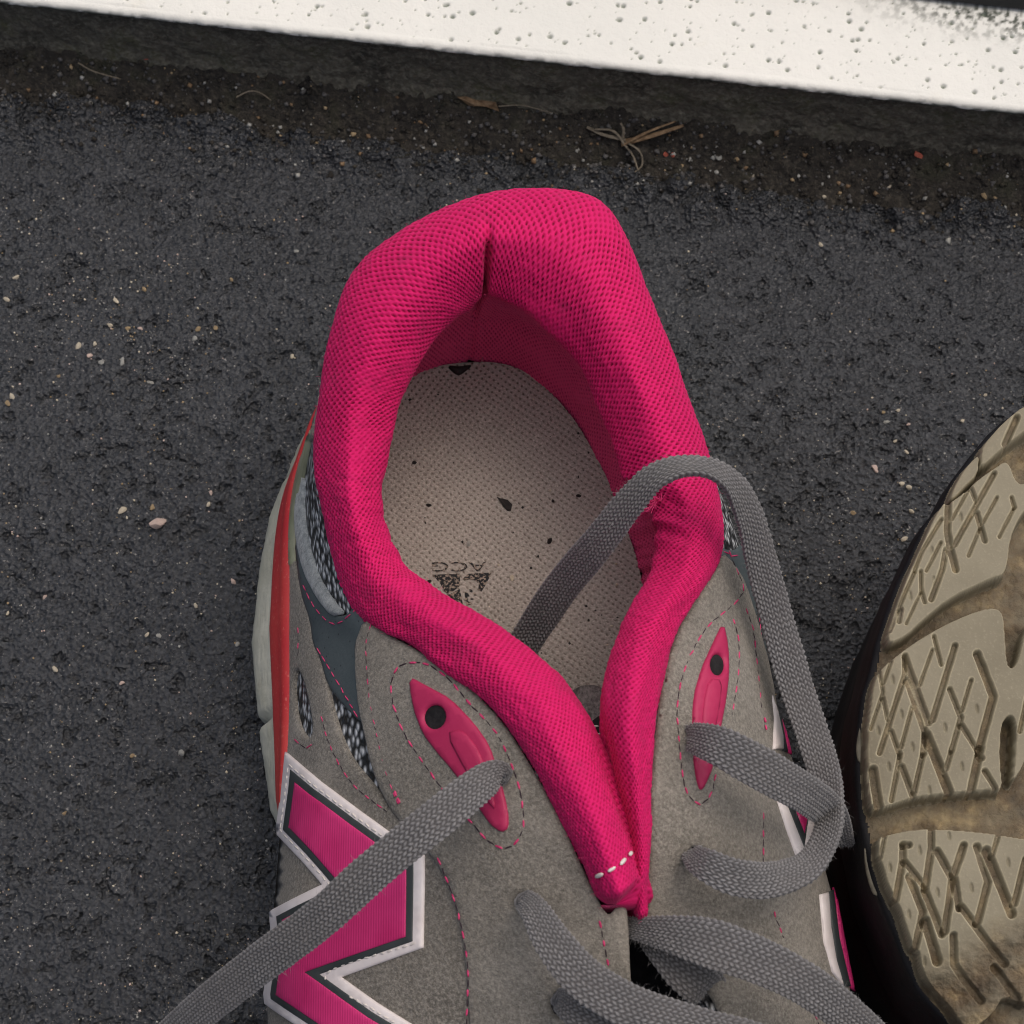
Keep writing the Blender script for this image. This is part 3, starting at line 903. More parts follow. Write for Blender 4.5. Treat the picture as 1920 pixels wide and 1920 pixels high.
panel('tongue_label', [(1100,1362),(1128,1340),(1160,1345),(1200,1440),(1240,1560),(1300,1760),(1310,1900),(1180,1900),(1140,1760),(1130,1560),(1118,1450)], 0.5, M['black'], surf_to, tongue, off=0.1, soft=3)  # black label, drawn on down the throat to paint the opening's shade
stitching([[(1104,1366),(1124,1366)], [(1110,1386),(1128,1378)], [(1118,1412),(1130,1402)], [(1122,1424),(1132,1412)]], surf_to, tongue, off=0.6, pitch=40, duty=1.0, w=0.30, mats=('th_white', 'th_dark'), second=False)

# --- midsole: red stripe, foam, outsole edge
off2 = np.array([2,-4,-6,-6,-3,5.5,9,11,8.5,7,6,5,5,5,5,5,4,4,4,4,4,4,3,3,3,2]) * 1e-3
MT = np.linspace(0, 25, 601)
Gs = crom(RG, MT)
tg = np.gradient(Gs, axis=0); no = np.stack([tg[:, 1], -tg[:, 0], 0 * tg[:, 0]], -1)
no /= np.linalg.norm(no, axis=1, keepdims=True) + 1e-12
cm = up1(1000, 1300, 30)
if (no * (Gs - cm)).sum() < 0: no = -no
no[:6] = no[6]; no[-6:] = no[-7]
no[:30] = no[:30] * np.linspace(0, 1, 30)[:, None] + np.array([0.05, -1, 0]) * (1 - np.linspace(0, 1, 30))[:, None]
no[-30:] = no[-30:] * np.linspace(1, 0, 30)[:, None] + np.array([0.05, -1, 0]) * (1 - np.linspace(1, 0, 30))[:, None]
of = np.interp(MT, np.arange(26), off2)
notch = np.exp(-((MT - 6.12) / 0.055) ** 2) * 0.0028 + np.exp(-((MT - 8.9) / 0.05) ** 2) * 0.001
def mrail(f, z, extra=0.0, nk=0.0):
    P = Gs + no * (of * f + extra - notch * nk)[:, None]; P[:, 2] = z * 1e-3
    return P
def strip(name, rails, nv, mat, parent, relief=0):
    S = np.stack(rails, 0); r = len(rails)
    vs_ = np.linspace(0, r - 1, nv)
    P = crom(S.reshape(r, -1), vs_).reshape(nv, len(MT), 3).transpose(1, 0, 2)
    if relief:
        nn = vnormals(P); P = P + nn * (relief * (fbm(MT[:, None] * 12, vs_[None, :] * 3 + 0 * MT[:, None], 3, 6) - 0.5))[..., None]
    return make_mesh(name, P.reshape(-1, 3), grid_faces(len(MT), nv), mat, parent)
g0 = Gs.copy(); g0[:, 2] += 0.0012
in0 = g0 - no * 0.006
strip('red_stripe', [in0, g0 + no * np.interp(of, [0.0, 0.004], [-0.003, 0.001])[:, None], mrail(0.25, 33, 0.0010), mrail(0.46, 27.4, 0.0010), mrail(0.44, 26.4, -0.0006)], 26, M['red'], sn)
strip('foam_midsole', [mrail(0.34, 27.4, -0.0008), mrail(0.50, 26.4, 0.0004, 0.3), mrail(0.95, 19, 0.0004, 1), mrail(1.0, 13, 0.0, 1), mrail(0.86, 7, 0.0, 0.8), mrail(0.80, 4.6, -0.0004)], 34, M['foam'], sn, 0.0005)
strip('outsole', [mrail(0.82, 5.2, -0.0006), mrail(0.86, 4.0, 0.0002), mrail(0.83, 1.0, 0.0), mrail(0.6, 0.3, -0.002), mrail(0.0, 0.3, -0.02)], 14, M['black'], sn)

# --- panels of the left side
panel('side_suede', [(543,1052),(556,1046),(571,1107),(590,1165),(593,1207),(607,1234),(620,1287),(628,1327),(645,1383),(667,1428),(707,1474),(740,1522),(830,1600),
                     (900,1700),(910,1930),(930,2120),(700,2230),(590,2220),(520,2000),(503,1900),(512,1760),(524,1620),(532,1500),(540,1400),(544,1250),(542,1150)],
      0.7, M['suede'], surf_up, sn, off=0.25, holes=[smooth_poly([(562,1250),(574,1275),(586,1325),(592,1368),(585,1388),(570,1370),(560,1338),(556,1285)], 1)], spacing=15,
      label='dark grey suede side below the collar, with a slit window')
panel('heel_suede', [(598,700),(588,780),(582,830),(590,822),(598,800),(606,740)], 0.5, M['suede_light'], surf_up, sn, off=0.2, soft=3, spacing=8)
panel('edge_trim', [(590,800),(580,850),(570,905),(560,960),(555,1010),(556,1062),(548,1072),(545,1020),(549,950),(560,890),(574,830)], 1.0, M['olive'], surf_up, sn, off=0.3, soft=4, spacing=9)
panel('padded_edge', [(574,890),(571,950),(580,1018),(600,1082),(628,1128),(650,1150),(628,1156),(600,1122),(574,1072),(560,1012),(557,962),(563,915)], 1.3, M['fuzzy'], surf_up, sn, off=0.2, soft=6, spacing=9)
panel('leather_panel', [(557,1005),(574,1068),(600,1120),(628,1154),(655,1154),(668,1140),(690,1160),(690,1200),(684,1250),(692,1350),(683,1356),(648,1322),(620,1285),(606,1234),(592,1207),(588,1167),(568,1107)],
      0.55, M['teal'], surf_up, sn, off=0.5, label='teal grey perforated leather below the left collar')
EYE_L = [(690,1163),(720,1185),(800,1228),(880,1286),(950,1360),(1000,1440),(1052,1536),(1096,1632),(1128,1700),(1142,1716),(1154,1700),(1166,1693),(1176,1760),(1184,1850),(1200,1950),(1240,2100),
         (1240,2250),(980,2220),(900,2100),(885,1930),(880,1800),(864,1700),(835,1625),(775,1560),(738,1515),(715,1468),(697,1400),(682,1330),(674,1260),(674,1210)]
hole_l1 = [(989 + 20 * math.cos(a), 1690 + 17 * math.sin(a)) for a in np.linspace(0, 2 * math.pi, 14)[:-1]]
hole_l2 = [(1056 + 22 * math.cos(a), 1880 + 26 * math.sin(a)) for a in np.linspace(0, 2 * math.pi, 14)[:-1]]
def wrinkle(x, y):
    return 0.5 * (float(fbm(np.array([x / 90.0]), np.array([y / 60.0]), 3, 12)[0]) - 0.5)
panel('eyestay', EYE_L, 1.1, M['suede_light'], surf_up, sn, off=0.75, holes=[hole_l1, hole_l2], spacing=14, soft=6, height=wrinkle,
      label='light grey suede lace panel on the left')
EYE_R = [(1346,1040),(1330,1078),(1298,1125),(1266,1186),(1246,1250),(1232,1330),(1222,1420),(1214,1550),(1208,1690),(1204,1728),(1236,1752),(1280,1800),(1325,1860),(1360,1930),(1370,2050),(1360,2240),
         (1500,2200),(1600,2050),(1596,1950),(1578,1800),(1545,1660),(1505,1510),(1450,1350),(1434,1250),(1414,1175),(1388,1092),(1366,1058)]
hole_r1 = [(1298 + 16 * math.cos(a), 1610 + 25 * math.sin(a)) for a in np.linspace(0, 2 * math.pi, 14)[:-1]]
panel('eyestay', EYE_R, 1.1, M['suede_light'], surf_up, sn, off=0.6, holes=[hole_r1], spacing=14, soft=6, height=wrinkle, label='grey suede lace panel on the right')
panel('leather_panel', [(1344,1025),(1360,1034),(1380,1030),(1396,1004),(1410,1060),(1424,1130),(1434,1210),(1438,1270),(1425,1240),(1410,1180),(1388,1110),(1366,1062),(1344,1048)],
      0.5, M['teal'], surf_up, sn, off=0.4, spacing=10, label='teal grey leather below the right collar')

for hp in (hole_l1, hole_l2, hole_r1):
    panel('eyelet_backing', inset(hp, -5), 0.15, M['black'], surf_up, sn, off=0.35, soft=2, spacing=9, round_it=0)  # black discs stand in for the shade inside the eyelets
# --- lace loop inserts
def insert(outer, hole_c, hr, ridge):
    hole = [(hole_c[0] + hr[0] * math.cos(a), hole_c[1] + hr[1] * math.sin(a)) for a in np.linspace(0, 2 * math.pi, 20)[:-1]]
    o = panel('lace_loop', outer, 0.75, M['rubber'], surf_up, sn, off=1.75, holes=[hole], spacing=9, soft=4, round_it=1, label='pink rubber lace loop with a round hole')
    panel('raised_rim', ridge, 0.45, M['rubber'], surf_up, o, off=2.45, spacing=9, soft=4, round_it=1)
    big = [(hole_c[0] + (hr[0] + 4) * math.cos(a), hole_c[1] + (hr[1] + 4) * math.sin(a)) for a in np.linspace(0, 2 * math.pi, 20)[:-1]]
    panel('hole_backing', big, 0.15, M['black'], surf_up, o, off=1.72, spacing=9, soft=2, round_it=0)  # black disc painted in as the shade down the loop's hole
    return o
insert([(779,1272),(815,1292),(855,1314),(900,1360),(928,1400),(944,1450),(962,1520),(963,1552),(950,1560),(930,1545),(900,1500),(862,1446),(833,1413),(806,1377),(788,1330)],
       (829,1348), (20, 22), [(852,1378),(882,1372),(912,1410),(930,1460),(944,1520),(925,1500),(890,1450)])
insert([(1341,1172),(1350,1215),(1352,1270),(1346,1320),(1337,1370),(1325,1440),(1310,1478),(1302,1486),(1296,1465),(1289,1420),(1287,1350),(1290,1308),(1302,1262),(1324,1212)],
       (1330,1254), (13, 20), [(1312,1282),(1336,1284),(1330,1340),(1318,1400),(1306,1440),(1300,1400),(1302,1330)])

# --- side emblem, left: white edge, charcoal band, pink face
EMB = [(545,1410),(612,1468),(683,1521),(735,1558),(803,1603),(803,1640),(800,1776),(647,1832),(715,1880),(783,1922),(890,1990),(905,2080),(850,2120),(760,2060),(640,1975),(563,1920),(507,1882),(505,1864),
       (514,1800),(518,1740),(515,1710),(565,1684),(613,1660),(575,1615),(530,1566),(528,1555),(538,1480)]
emb = panel('side_emblem', EMB, 0.6, M['synthetic'], surf_up, sn, off=1.05, spacing=12, soft=3, round_it=0, label='white edged pink letter N on the left side')
panel('emblem_band', inset(EMB, 17), 0.25, M['charcoal'], surf_up, emb, off=1.62, spacing=10, soft=2, round_it=0)
PK = inset(EMB, 29)
panel('emblem_face', PK, 0.25, M['ribbed'], surf_up, emb, off=1.86, spacing=10, soft=2, round_it=0)
st = inset(EMB, 12)
stitching([st[:4], st[6:10], st[22:26], st[25:] + st[:1]], surf_up, emb, off=1.62, pitch=15, duty=0.7, w=0.22, mats=('th_white', 'th_white'), second=False)
# right side emblem, seen nearly edge on
er = panel('side_emblem', [(1434,1488),(1448,1488),(1491,1596),(1500,1538),(1507,1528),(1524,1600),(1506,1630),(1487,1636)], 0.5, M['synthetic'], surf_up, sn, off=1.8, spacing=8, soft=2, round_it=0, label='white edged pink letter N on the right side')
panel('emblem_edge', [(1432,1308),(1441,1338),(1451,1384),(1452,1410),(1434,1410),(1436,1355)], 0.5, M['synthetic'], surf_up, er, off=1.8, spacing=8, soft=2, round_it=0)
panel('emblem_edge', [(1521,1680),(1536,1676),(1541,1740),(1551,1800),(1566,1850),(1544,1822),(1529,1770)], 0.5, M['synthetic'], surf_up, er, off=1.8, spacing=8, soft=2, round_it=0)
panel('emblem_band', [(1448,1488),(1463,1494),(1492,1568),(1500,1532),(1491,1596)], 0.4, M['charcoal'], surf_up, er, off=1.8, spacing=8, soft=2, round_it=0)
panel('emblem_band', [(1441,1338),(1449,1352),(1461,1416),(1452,1412),(1451,1384)], 0.4, M['charcoal'], surf_up, er, off=1.8, spacing=8, soft=2, round_it=0)
panel('emblem_band', [(1536,1676),(1546,1672),(1557,1760),(1578,1850),(1566,1850),(1551,1800)], 0.4, M['charcoal'], surf_up, er, off=1.8, spacing=8, soft=2, round_it=0)
panel('emblem_face', [(1464,1494),(1502,1512),(1492,1567)], 0.45, M['ribbed'], surf_up, er, off=1.8, spacing=8, soft=2, round_it=0)
panel('emblem_face', [(1449,1352),(1458,1378),(1468,1420),(1461,1416)], 0.45, M['ribbed'], surf_up, er, off=1.8, spacing=8, soft=2, round_it=0)
panel('emblem_face', [(1546,1668),(1553,1690),(1568,1770),(1586,1860),(1578,1850),(1558,1760)], 0.45, M['ribbed'], surf_up, er, off=1.8, spacing=8, soft=2, round_it=0)
panel('emblem_band', [(1507,1528),(1517,1530),(1530,1592),(1524,1600)], 0.4, M['charcoal'], surf_up, er, off=1.8, spacing=8, soft=2, round_it=0)

# --- stitch rows
stitching([[(793,1247),(762,1252),(747,1283),(753,1327),(770,1373),(793,1410),(823,1453),(862,1505),(900,1546),(923,1573),(954,1589),(977,1577),(990,1546),(987,1508),(977,1462),(943,1383),(893,1327),(850,1277),(813,1251),(793,1247)],
           [(833,1607),(860,1677),(877,1743),(887,1817),(884,1917),(890,2050)],
           [(1127,1722),(1135,1766),(1144,1812)]], surf_up, sn, off=1.85, pitch=20, w=0.24)
stitching([[(707,1175),(700,1217),(705,1293),(713,1343),(733,1433),(753,1493)]], surf_up, sn, off=1.85, pitch=14, w=0.13)
stitching([[(752,1486),(762,1508)], [(754,1484),(764,1506)], [(1417,1350),(1420,1378)]], surf_up, sn, off=1.9, pitch=14, w=0.3, second=False)
stitching([[(610,1343),(623,1390),(647,1440),(677,1480),(733,1523)], [(567,1177),(567,1230)], [(560,1387),(580,1403),(593,1397)]], surf_up, sn, off=0.95, pitch=16, w=0.17)
stitching([[(603,1217),(627,1257),(653,1300),(680,1348)], [(577,1097),(593,1130),(617,1160),(637,1170),(655,1160),(672,1147)]], surf_up, sn, off=1.05, pitch=17, duty=0.75, w=0.17, second=False)
stitching([[(1353,1037),(1367,1073),(1379,1103),(1367,1130),(1320,1173),(1297,1207),(1280,1243),(1267,1283),(1260,1333),(1263,1383),(1270,1450),(1280,1490),(1303,1511),(1323,1490),(1331,1453)],
           [(1360,1163),(1370,1200),(1371,1250),(1366,1300),(1358,1347)],
           [(1383,1143),(1397,1183),(1403,1233),(1408,1283),(1413,1333)],
           [(1417,1527),(1417,1573),(1418,1627)], [(1438,1708),(1446,1732),(1456,1758)], [(1500,1870),(1530,1940)]], surf_up, sn, off=1.7, pitch=18, w=0.20)
stitching([[(1350,1036),(1370,1045),(1394,1030)], [(1414,1140),(1420,1210)]], surf_up, sn, off=0.95, pitch=16, w=0.15, second=False)
stitching([[(1098,1650),(1125,1641),(1150,1628),(1168,1614),(1182,1598)]], surf_col, sn, off=0.25, pitch=23, duty=0.62, w=0.42, mats=('th_white', 'th_white'), second=False)

# --- laces
def hair_mesh(P, N, n, lmin, lmax, w, name, mat, parent, lay=0.6):
    """loose fibres standing off a surface, each a thin bent ribbon"""
    idx = rng.integers(0, len(P), n)
    V = []; F = []
    for k, i in enumerate(idx):
        p = P[i]; d = N[i] + rng.normal(0, lay, 3); d /= np.linalg.norm(d)
        L = rng.uniform(lmin, lmax); q = p + d * L * 0.55
        d2 = d + rng.normal(0, 0.5, 3); d2 /= np.linalg.norm(d2); e = q + d2 * L * 0.45
        s = np.cross(d, CAM - p); s /= np.linalg.norm(s) + 1e-9; s *= w / 2
        n0 = len(V)
        V += [p - s, p + s, q + s * 0.8, q - s * 0.8, e + s * 0.3, e - s * 0.3]
        F += [(n0, n0 + 1, n0 + 2, n0 + 3), (n0 + 3, n0 + 2, n0 + 4, n0 + 5)]
    o = make_mesh(name, np.array(V), F, mat, parent)
    o['kind'] = 'stuff'
    return o

def lace(ctrl, label, width=7.0, thick=1.9, fuzz=900):
    """ctrl: (px, py, z mm, twist degrees, width factor)"""
    a = np.array([tuple(c) + (0, 1)[len(c) - 3:] if len(c) < 5 else c for c in ctrl], float)
    Pc = up(a[:, 0], a[:, 1], a[:, 2])
    ts, L = uniform_ts(Pc, 0, len(Pc) - 1, 0.00027)
    P = crom(Pc, ts)
    P = P + 0.0
    tan = np.gradient(P, axis=0); tan /= np.linalg.norm(tan, axis=1, keepdims=True)
    k = np.arange(len(a)); x4 = crom(a[:, 3:5], ts)
    tw = np.radians(x4[:, 0] + 7 * (fbm(ts * 0.9, ts * 0 + a[0, 0], 2, 3) - 0.5) * 2); wf = np.clip(x4[:, 1], 0.2, 1.6)
    vdir = CAM[None, :] - P; vdir /= np.linalg.norm(vdir, axis=1, keepdims=True)
    s = np.cross(tan, vdir); s /= np.linalg.norm(s, axis=1, keepdims=True)
    nn = np.cross(s, tan)
    s2 = s * np.cos(tw)[:, None] + nn * np.sin(tw)[:, None]
    n2 = np.cross(s2, tan)
    mt, mb = 66, 24; m = mt + mb
    ca = np.concatenate([np.linspace(1, -1, mt + 1)[:-1], np.linspace(-1, 1, mb + 1)[:-1]])
    sa = (1 - np.abs(ca) ** 3.0) ** 0.5 * np.concatenate([np.ones(mt), -np.ones(mb)])
    sa = np.nan_to_num(sa)
    W = width / 2 * 1e-3; H = thick / 2 * 1e-3
    uu = np.arange(len(P))[:, None] * 0.27
    vv = (ca * width / 2)[None, :]
    cw = 0.64
    col = np.floor(vv / cw + 50.5); fr = vv / cw + 50.5 - col
    sg = np.where(col % 2 < 1, 1.0, -1.0)
    wob = 0.5 * (fbm(uu / 4 + 0 * vv, col + 0 * uu, 2, 5) - 0.5)
    st_ = 0.5 + 0.5 * np.cos(2 * math.pi * (uu / 1.2 + 0.5 * (col % 2) + 0.42 * sg * (fr - 0.5) + wob))
    wave = st_ ** 0.7 * np.sin(math.pi * np.clip(fr, 0.02, 0.98)) ** 0.5 * (0.6 + 0.8 * fbm(uu / 2.0 + 0 * vv, vv * 1.5 + 0 * uu, 3, 8))
    flutter = 1 + 0.06 * (fbm(uu / 9 + 0 * vv, 0 * uu + 3, 2, 21) - 0.5)
    Q = (P[:, None, :] + s2[:, None, :] * (ca[None, :, None] * W * wf[:, None, None] * flutter[..., None])
         + n2[:, None, :] * (sa[None, :, None] * H))
    Nn = s2[:, None, :] * (ca[None, :, None] * H * 1.2) + n2[:, None, :] * (sa[None, :, None] * W * 0.5)
    Nn /= np.linalg.norm(Nn, axis=-1, keepdims=True) + 1e-9
    Q = Q + Nn * ((wave - 0.5) * 0.42e-3)[..., None]
    # slight curl across the ribbon
    Q = Q + n2[:, None, :] * (0.0005 * (ca[None, :, None] ** 2))
    F = grid_faces(len(P), m, True)
    c0 = len(P) * m
    V = np.concatenate([Q.reshape(-1, 3), P[:1], P[-1:]])
    wa = np.concatenate([np.clip(wave, 0, 1).ravel(), [0.5, 0.5]])
    Fl = np.concatenate([F, np.array([(c0, j, (j + 1) % m, (j + 1) % m) for j in range(0)]).reshape(-1, 4).astype(int)])
    o = make_mesh('shoelace', V[:c0], Fl, M['lace'], sn, attrs={'weave': wa[:c0]})
    o['label'] = label
    hair_mesh(Q.reshape(-1, 3), Nn.reshape(-1, 3), int(fuzz * 1.2), 0.0004, 0.0016, 0.000034, 'fuzz', M['fuzz'], o)
    return o

lace([(925,1478,90,0,0.35),(938,1450,97,35,0.6),(905,1465,103,10,0.95),(820,1535,106,0,1.04),(700,1632,102,0,1.06),(600,1722,94,0,1.1),(480,1812,79,0,1.1),(370,1900,60,0,1.1),(280,1985,36,0,1.05),(190,2075,8,0,1.05)],
     'grey flat lace pulled out to the left over the pink letter', fuzz=1300)
lace([(930,1300,52,0,1.0),(985,1205,58,0,1.02),(1050,1105,74,0,1.05),(1120,1020,90,0,1.0),(1180,945,100,12,0.92),(1235,892,106,34,0.85),(1300,876,107,50,0.85),(1360,898,104,50,0.9),(1400,960,97,38,0.95),(1425,1050,88,22,1.0),(1455,1160,80,15,1.0),(1490,1280,76,10,1.0),(1525,1385,76,10,0.98),
      (1552,1470,79,-15,0.95),(1556,1550,84,-35,0.9),(1520,1620,91,-35,0.92),(1450,1650,97,-15,0.95),(1380,1645,101,0,0.95),(1325,1622,101,0,0.85),(1301,1606,95,0,0.6),(1300,1600,86,0,0.4)],
     'grey flat lace looping over the pink collar on the right', fuzz=2600)
lace([(1296,1384,90,0,0.5),(1304,1384,98,0,0.8),(1345,1398,104,0,1.05),(1400,1426,105,0,1.12),(1460,1460,101,0,1.12),(1515,1492,93,0,1.05),(1556,1525,80,-10,1.0),(1575,1580,66,-20,0.9)],
     'short grey lace leaving the right pink loop', fuzz=900)
lace([(990,1700,84,0,0.45),(988,1692,92,0,0.6),(1005,1712,99,0,0.78),(1040,1770,103,0,0.98),(1100,1838,104,0,1.12),(1190,1890,104,0,1.1),(1300,1922,103,0,1.0),(1450,1965,100,0,1.0),(1600,2040,92,0,1.0)],
     'grey lace leaving the lower left hole and crossing the front', fuzz=1200)
lace([(1058,1880,80,0,0.5),(1060,1878,90,0,0.7),(1090,1900,96,0,0.9),(1170,1935,97,0,1.0),(1300,1985,97,0,1.0),(1450,2060,90,0,1.0)],
     'grey lace leaving the dark hole at the bottom edge', fuzz=500)
lace([(1168,1736,82,0,0.4),(1200,1742,90,0,0.62),(1260,1752,96,0,0.98),(1330,1768,99,0,1.25),(1420,1800,99,0,1.22),(1510,1845,96,0,1.1),(1590,1905,89,0,1.08),(1680,1990,76,0,1.0)],
     'grey lace fanning out from the throat to the lower right', fuzz=1200)
lace([(1180,1716,76,0,0.42),(1204,1745,83,0,0.5),(1238,1780,88,0,0.8),(1276,1814,90,0,1.08),(1304,1836,89,0,1.18),(1320,1848,85,0,1.18),(1322,1850,79,0,1.1)],
     'folded grey lace tucked into the dark throat opening', fuzz=600)

# pulled threads on the collar by the lace
fp = []; fn = []
for (x_, y_) in [(1228,945),(1222,958),(1232,940),(1215,962),(1240,938),(1226,970)]:
    p, n_ = surf_col.hit(x_, y_); fp += [p] * 3; fn += [n_] * 3
hair_mesh(np.array(fp), np.array(fn), 60, 0.0012, 0.0040, 0.00012, 'pulled_threads', M['fray'], collar, lay=0.9)
cp = PC[::5, ::5][:, :int(NCR / 5 * 0.45)].reshape(-1, 3); cn = nrm[::5, ::5][:, :int(NCR / 5 * 0.45)].reshape(-1, 3)
hair_mesh(cp, cn, 2200, 0.0003, 0.0010, 0.00003, 'fuzz', M['fray'], collar)
ipx = PI_[:300:4, ::4].reshape(-1, 3)
inn = np.tile(np.array([[0, 0, 0.15]]), (len(ipx), 1))
hair_mesh(ipx + np.array([0, 0, 0.0003]), inn, 70, 0.002, 0.007, 0.00007, 'lint', M['lint'], insole, lay=0.7)

# ============================================================ BOOT, sole up
ZS = 80.0
bt_c = up1(2050, 1450, 0)
boot = thing('hiking_shoe', (float(bt_c[0]), float(bt_c[1]), 0.0), 'black hiking shoe lying with its worn tan tread facing up', 'shoe')
def sole_pt(px, py, dz):
    P = up(px, py, np.full(np.shape(px), ZS))
    # the tread rolls down a little to the left and towards the lower end
    edge_d = np.asarray(px, float) - 1600
    drop = 0.0035 * np.exp(-np.clip(edge_d, 0, None) / 70.0) + 0.010 * smooth(1690, 1990, np.asarray(py, float)) * smooth(1990, 1650, np.asarray(px, float))
    P[:, 2] += np.asarray(dz).ravel() * 1e-3 - drop.ravel()
    return P
OUT = [(1920,768),(1890,784),(1866,806),(1832,848),(1800,890),(1772,944),(1744,976),(1724,1018),(1706,1059),(1694,1080),(1674,1138),(1656,1195),(1644,1250),(1632,1287),(1626,1328),(1622,1380),(1620,1430),(1622,1480),(1626,1520),(1634,1560),
       (1642,1600),(1650,1640),(1668,1690),(1690,1740),(1712,1790),(1740,1840),(1790,1895),(1830,1935),(1900,2010),(1960,2100),(2000,2220),(2010,2400),(1990,2650),(2010,2900),(2120,3080),(2280,3120),(2430,3020),(2500,2800),(2490,2550),
       (2440,2300),(2440,2100),(2480,1850),(2520,1600),(2530,1350),(2490,1100),(2400,900),(2260,770),(2120,720),(2010,730)]
OUTd = np.array(densify(OUT, 18))
ol = up(OUTd[:, 0], OUTd[:, 1], np.full(len(OUTd), ZS))
drp = sole_pt(OUTd[:, 0], OUTd[:, 1], np.zeros(len(OUTd)))[:, 2] - ZS * 1e-3
tg_ = np.roll(ol, -1, 0) - np.roll(ol, 1, 0); no_ = np.stack([tg_[:, 1], -tg_[:, 0], 0 * tg_[:, 0]], -1); no_ /= np.linalg.norm(no_, axis=1, keepdims=True)
bc = ol.mean(0)
if (no_ * (ol - bc)).sum() < 0: no_ = -no_
for _ in range(6): no_ = (np.roll(no_, 1, 0) + no_ * 2 + np.roll(no_, -1, 0)) / 4
no_ /= np.linalg.norm(no_, axis=1, keepdims=True)
def ring(o_mm, z_mm, follow=1.0):
    P = ol + no_ * (o_mm * 1e-3); P[:, 2] = z_mm * 1e-3 + drp * follow
    return P
def rings(name, rr, nv, mat, cap_last=False, cap_first=False):
    S = np.stack(rr, 0); r = len(rr)
    P = crom(S.reshape(r, -1), np.linspace(0, r - 1, nv)).reshape(nv, len(ol), 3)
    V = P.reshape(-1, 3); F = [tuple(f) for f in grid_faces(nv, len(ol), True)]
    if cap_last: F.append(tuple(range((nv - 1) * len(ol), nv * len(ol))))
    if cap_first: F.append(tuple(range(len(ol)))[::-1])
    return make_mesh(name, V, F, mat, boot)
mid = rings('midsole', [ring(-3, 77.2), ring(0.2, 77.0), ring(1.0, 75.6), ring(1.2, 72), ring(1.6, 66), ring(1.4, 58), ring(0.6, 50, 0.6), ring(-1.0, 46, 0.4)], 30, M['boot'])
rings('upper', [ring(-0.5, 48, 0.5), ring(0.5, 42, 0.3), ring(0.5, 32, 0), ring(1.0, 20, 0), ring(-5, 8, 0), ring(-14, 1.5, 0), ring(-22, 0.8, 0)], 22, M['boot'], True)

def tread(name, poly, H, sipes=(), dims=(), base_dirt=0.0, wear=None, step=1.7, rr=1.8, floor=0.0, rnd=1):
    poly = smooth_poly(poly, rnd) if rnd else poly
    P = np.array(poly); x0, y0 = P.min(0) - 5; x1, y1 = P.max(0) + 5
    gx_, gy_ = np.meshgrid(np.arange(x0, x1, step), np.arange(y0, y1, step), indexing='ij')
    d = poly_dist(poly, gx_, gy_); ins = inside(poly, gx_, gy_); sd_ = np.where(ins, d, -d)
    h = H * smooth(-1.2, rr, sd_)
    dirt = np.zeros_like(h) + base_dirt
    rim_highlight = 0.55 * smooth(4.5, 1.0, sd_) * (sd_ > 0)  # painted highlight along the lug edge; sipe sides get theirs below
    for seg in sipes:
        w = seg[-1]; pts_ = seg[:-1]
        dd = np.full(gx_.shape, 1e9)
        for a_, b_ in zip(pts_[:-1], pts_[1:]): dd = np.minimum(dd, seg_dist(gx_, gy_, a_, b_))
        dd = dd + 1.2 * (fbm(gx_ / 14, gy_ / 14, 3, int(pts_[0][0])) - 0.5)
        ww = w * 0.72 + 1.0
        dep = min(H * 0.7, 0.7 + 0.10 * w)
        prof_ = smooth(ww + 0.9, ww * 0.62, dd)
        h = h - dep * prof_ * (sd_ > -2)
        rim_highlight = np.maximum(rim_highlight, 0.75 * smooth(ww + 3.2, ww + 1.2, dd) * smooth(ww * 0.55, ww * 0.95, dd) * (sd_ > 0) * np.clip(0.35 + 1.2 * fbm(gx_ / 20, gy_ / 20, 2, 66), 0, 1))
        dirt = np.maximum(dirt, (0.22 + 0.055 * w) * smooth(ww, ww * 0.3, dd))
    for (dx_, dy_) in dims:
        q = np.hypot((gx_ - dx_ - 0.12 * (gy_ - dy_)) / 3.6, (gy_ - dy_) / 10.5)
        h = h - 0.45 * smooth(1.1, 0.4, q)
    if wear is not None:
        h = h + wear(gx_, gy_, sd_)[0]; dirt = np.maximum(dirt, wear(gx_, gy_, sd_)[1])
    h = h + 0.08 * (fbm(gx_ / 16, gy_ / 16, 3, 44) - 0.5)
    dirt = np.maximum(dirt, smooth(0.5, -1.5, sd_) * 0.35)
    h = np.where(sd_ < -2.2, -1.6, np.maximum(h, -1.6))
    V = sole_pt(gx_.ravel(), gy_.ravel(), (h + floor - 1.2).ravel())
    F = grid_faces(*gx_.shape)
    keep = (sd_.ravel()[F] > -3.2).any(1)
    F = F[keep]
    used, inv = np.unique(F, return_inverse=True); F = inv.reshape(F.shape)
    return make_mesh(name, V[used], F, M['tread'], boot, attrs={'dirt': np.clip(dirt.ravel()[used], 0, 1), 'rim': np.clip(rim_highlight.ravel()[used], 0, 1)})

# outsole floor between the lugs
floorp = smooth_poly([(x, y) for x, y in OUT], 0)
P = np.array(OUT)
gx_, gy_ = np.meshgrid(np.concatenate([np.arange(1615, 2060, 4.0), np.arange(2060, 2540, 9.0)]), np.concatenate([np.arange(715, 2060, 4.0), np.arange(2060, 3130, 10.0)]), indexing='ij')
sd_ = np.where(inside(OUT, gx_, gy_), poly_dist(OUT, gx_, gy_), -1)
lump = fbm(gx_ / 40, gy_ / 24, 4, 91)
hz = 0.2 + 1.3 * (lump - 0.5) + 0.5 * (fbm(gx_ / 7, gy_ / 7, 3, 92) - 0.5)
V = sole_pt(gx_.ravel(), gy_.ravel(), (hz - 3.0).ravel() - 0 * gx_.ravel())
F = grid_faces(*gx_.shape); F = F[(sd_.ravel()[F] > 2).all(1)]
used, inv = np.unique(F, return_inverse=True)
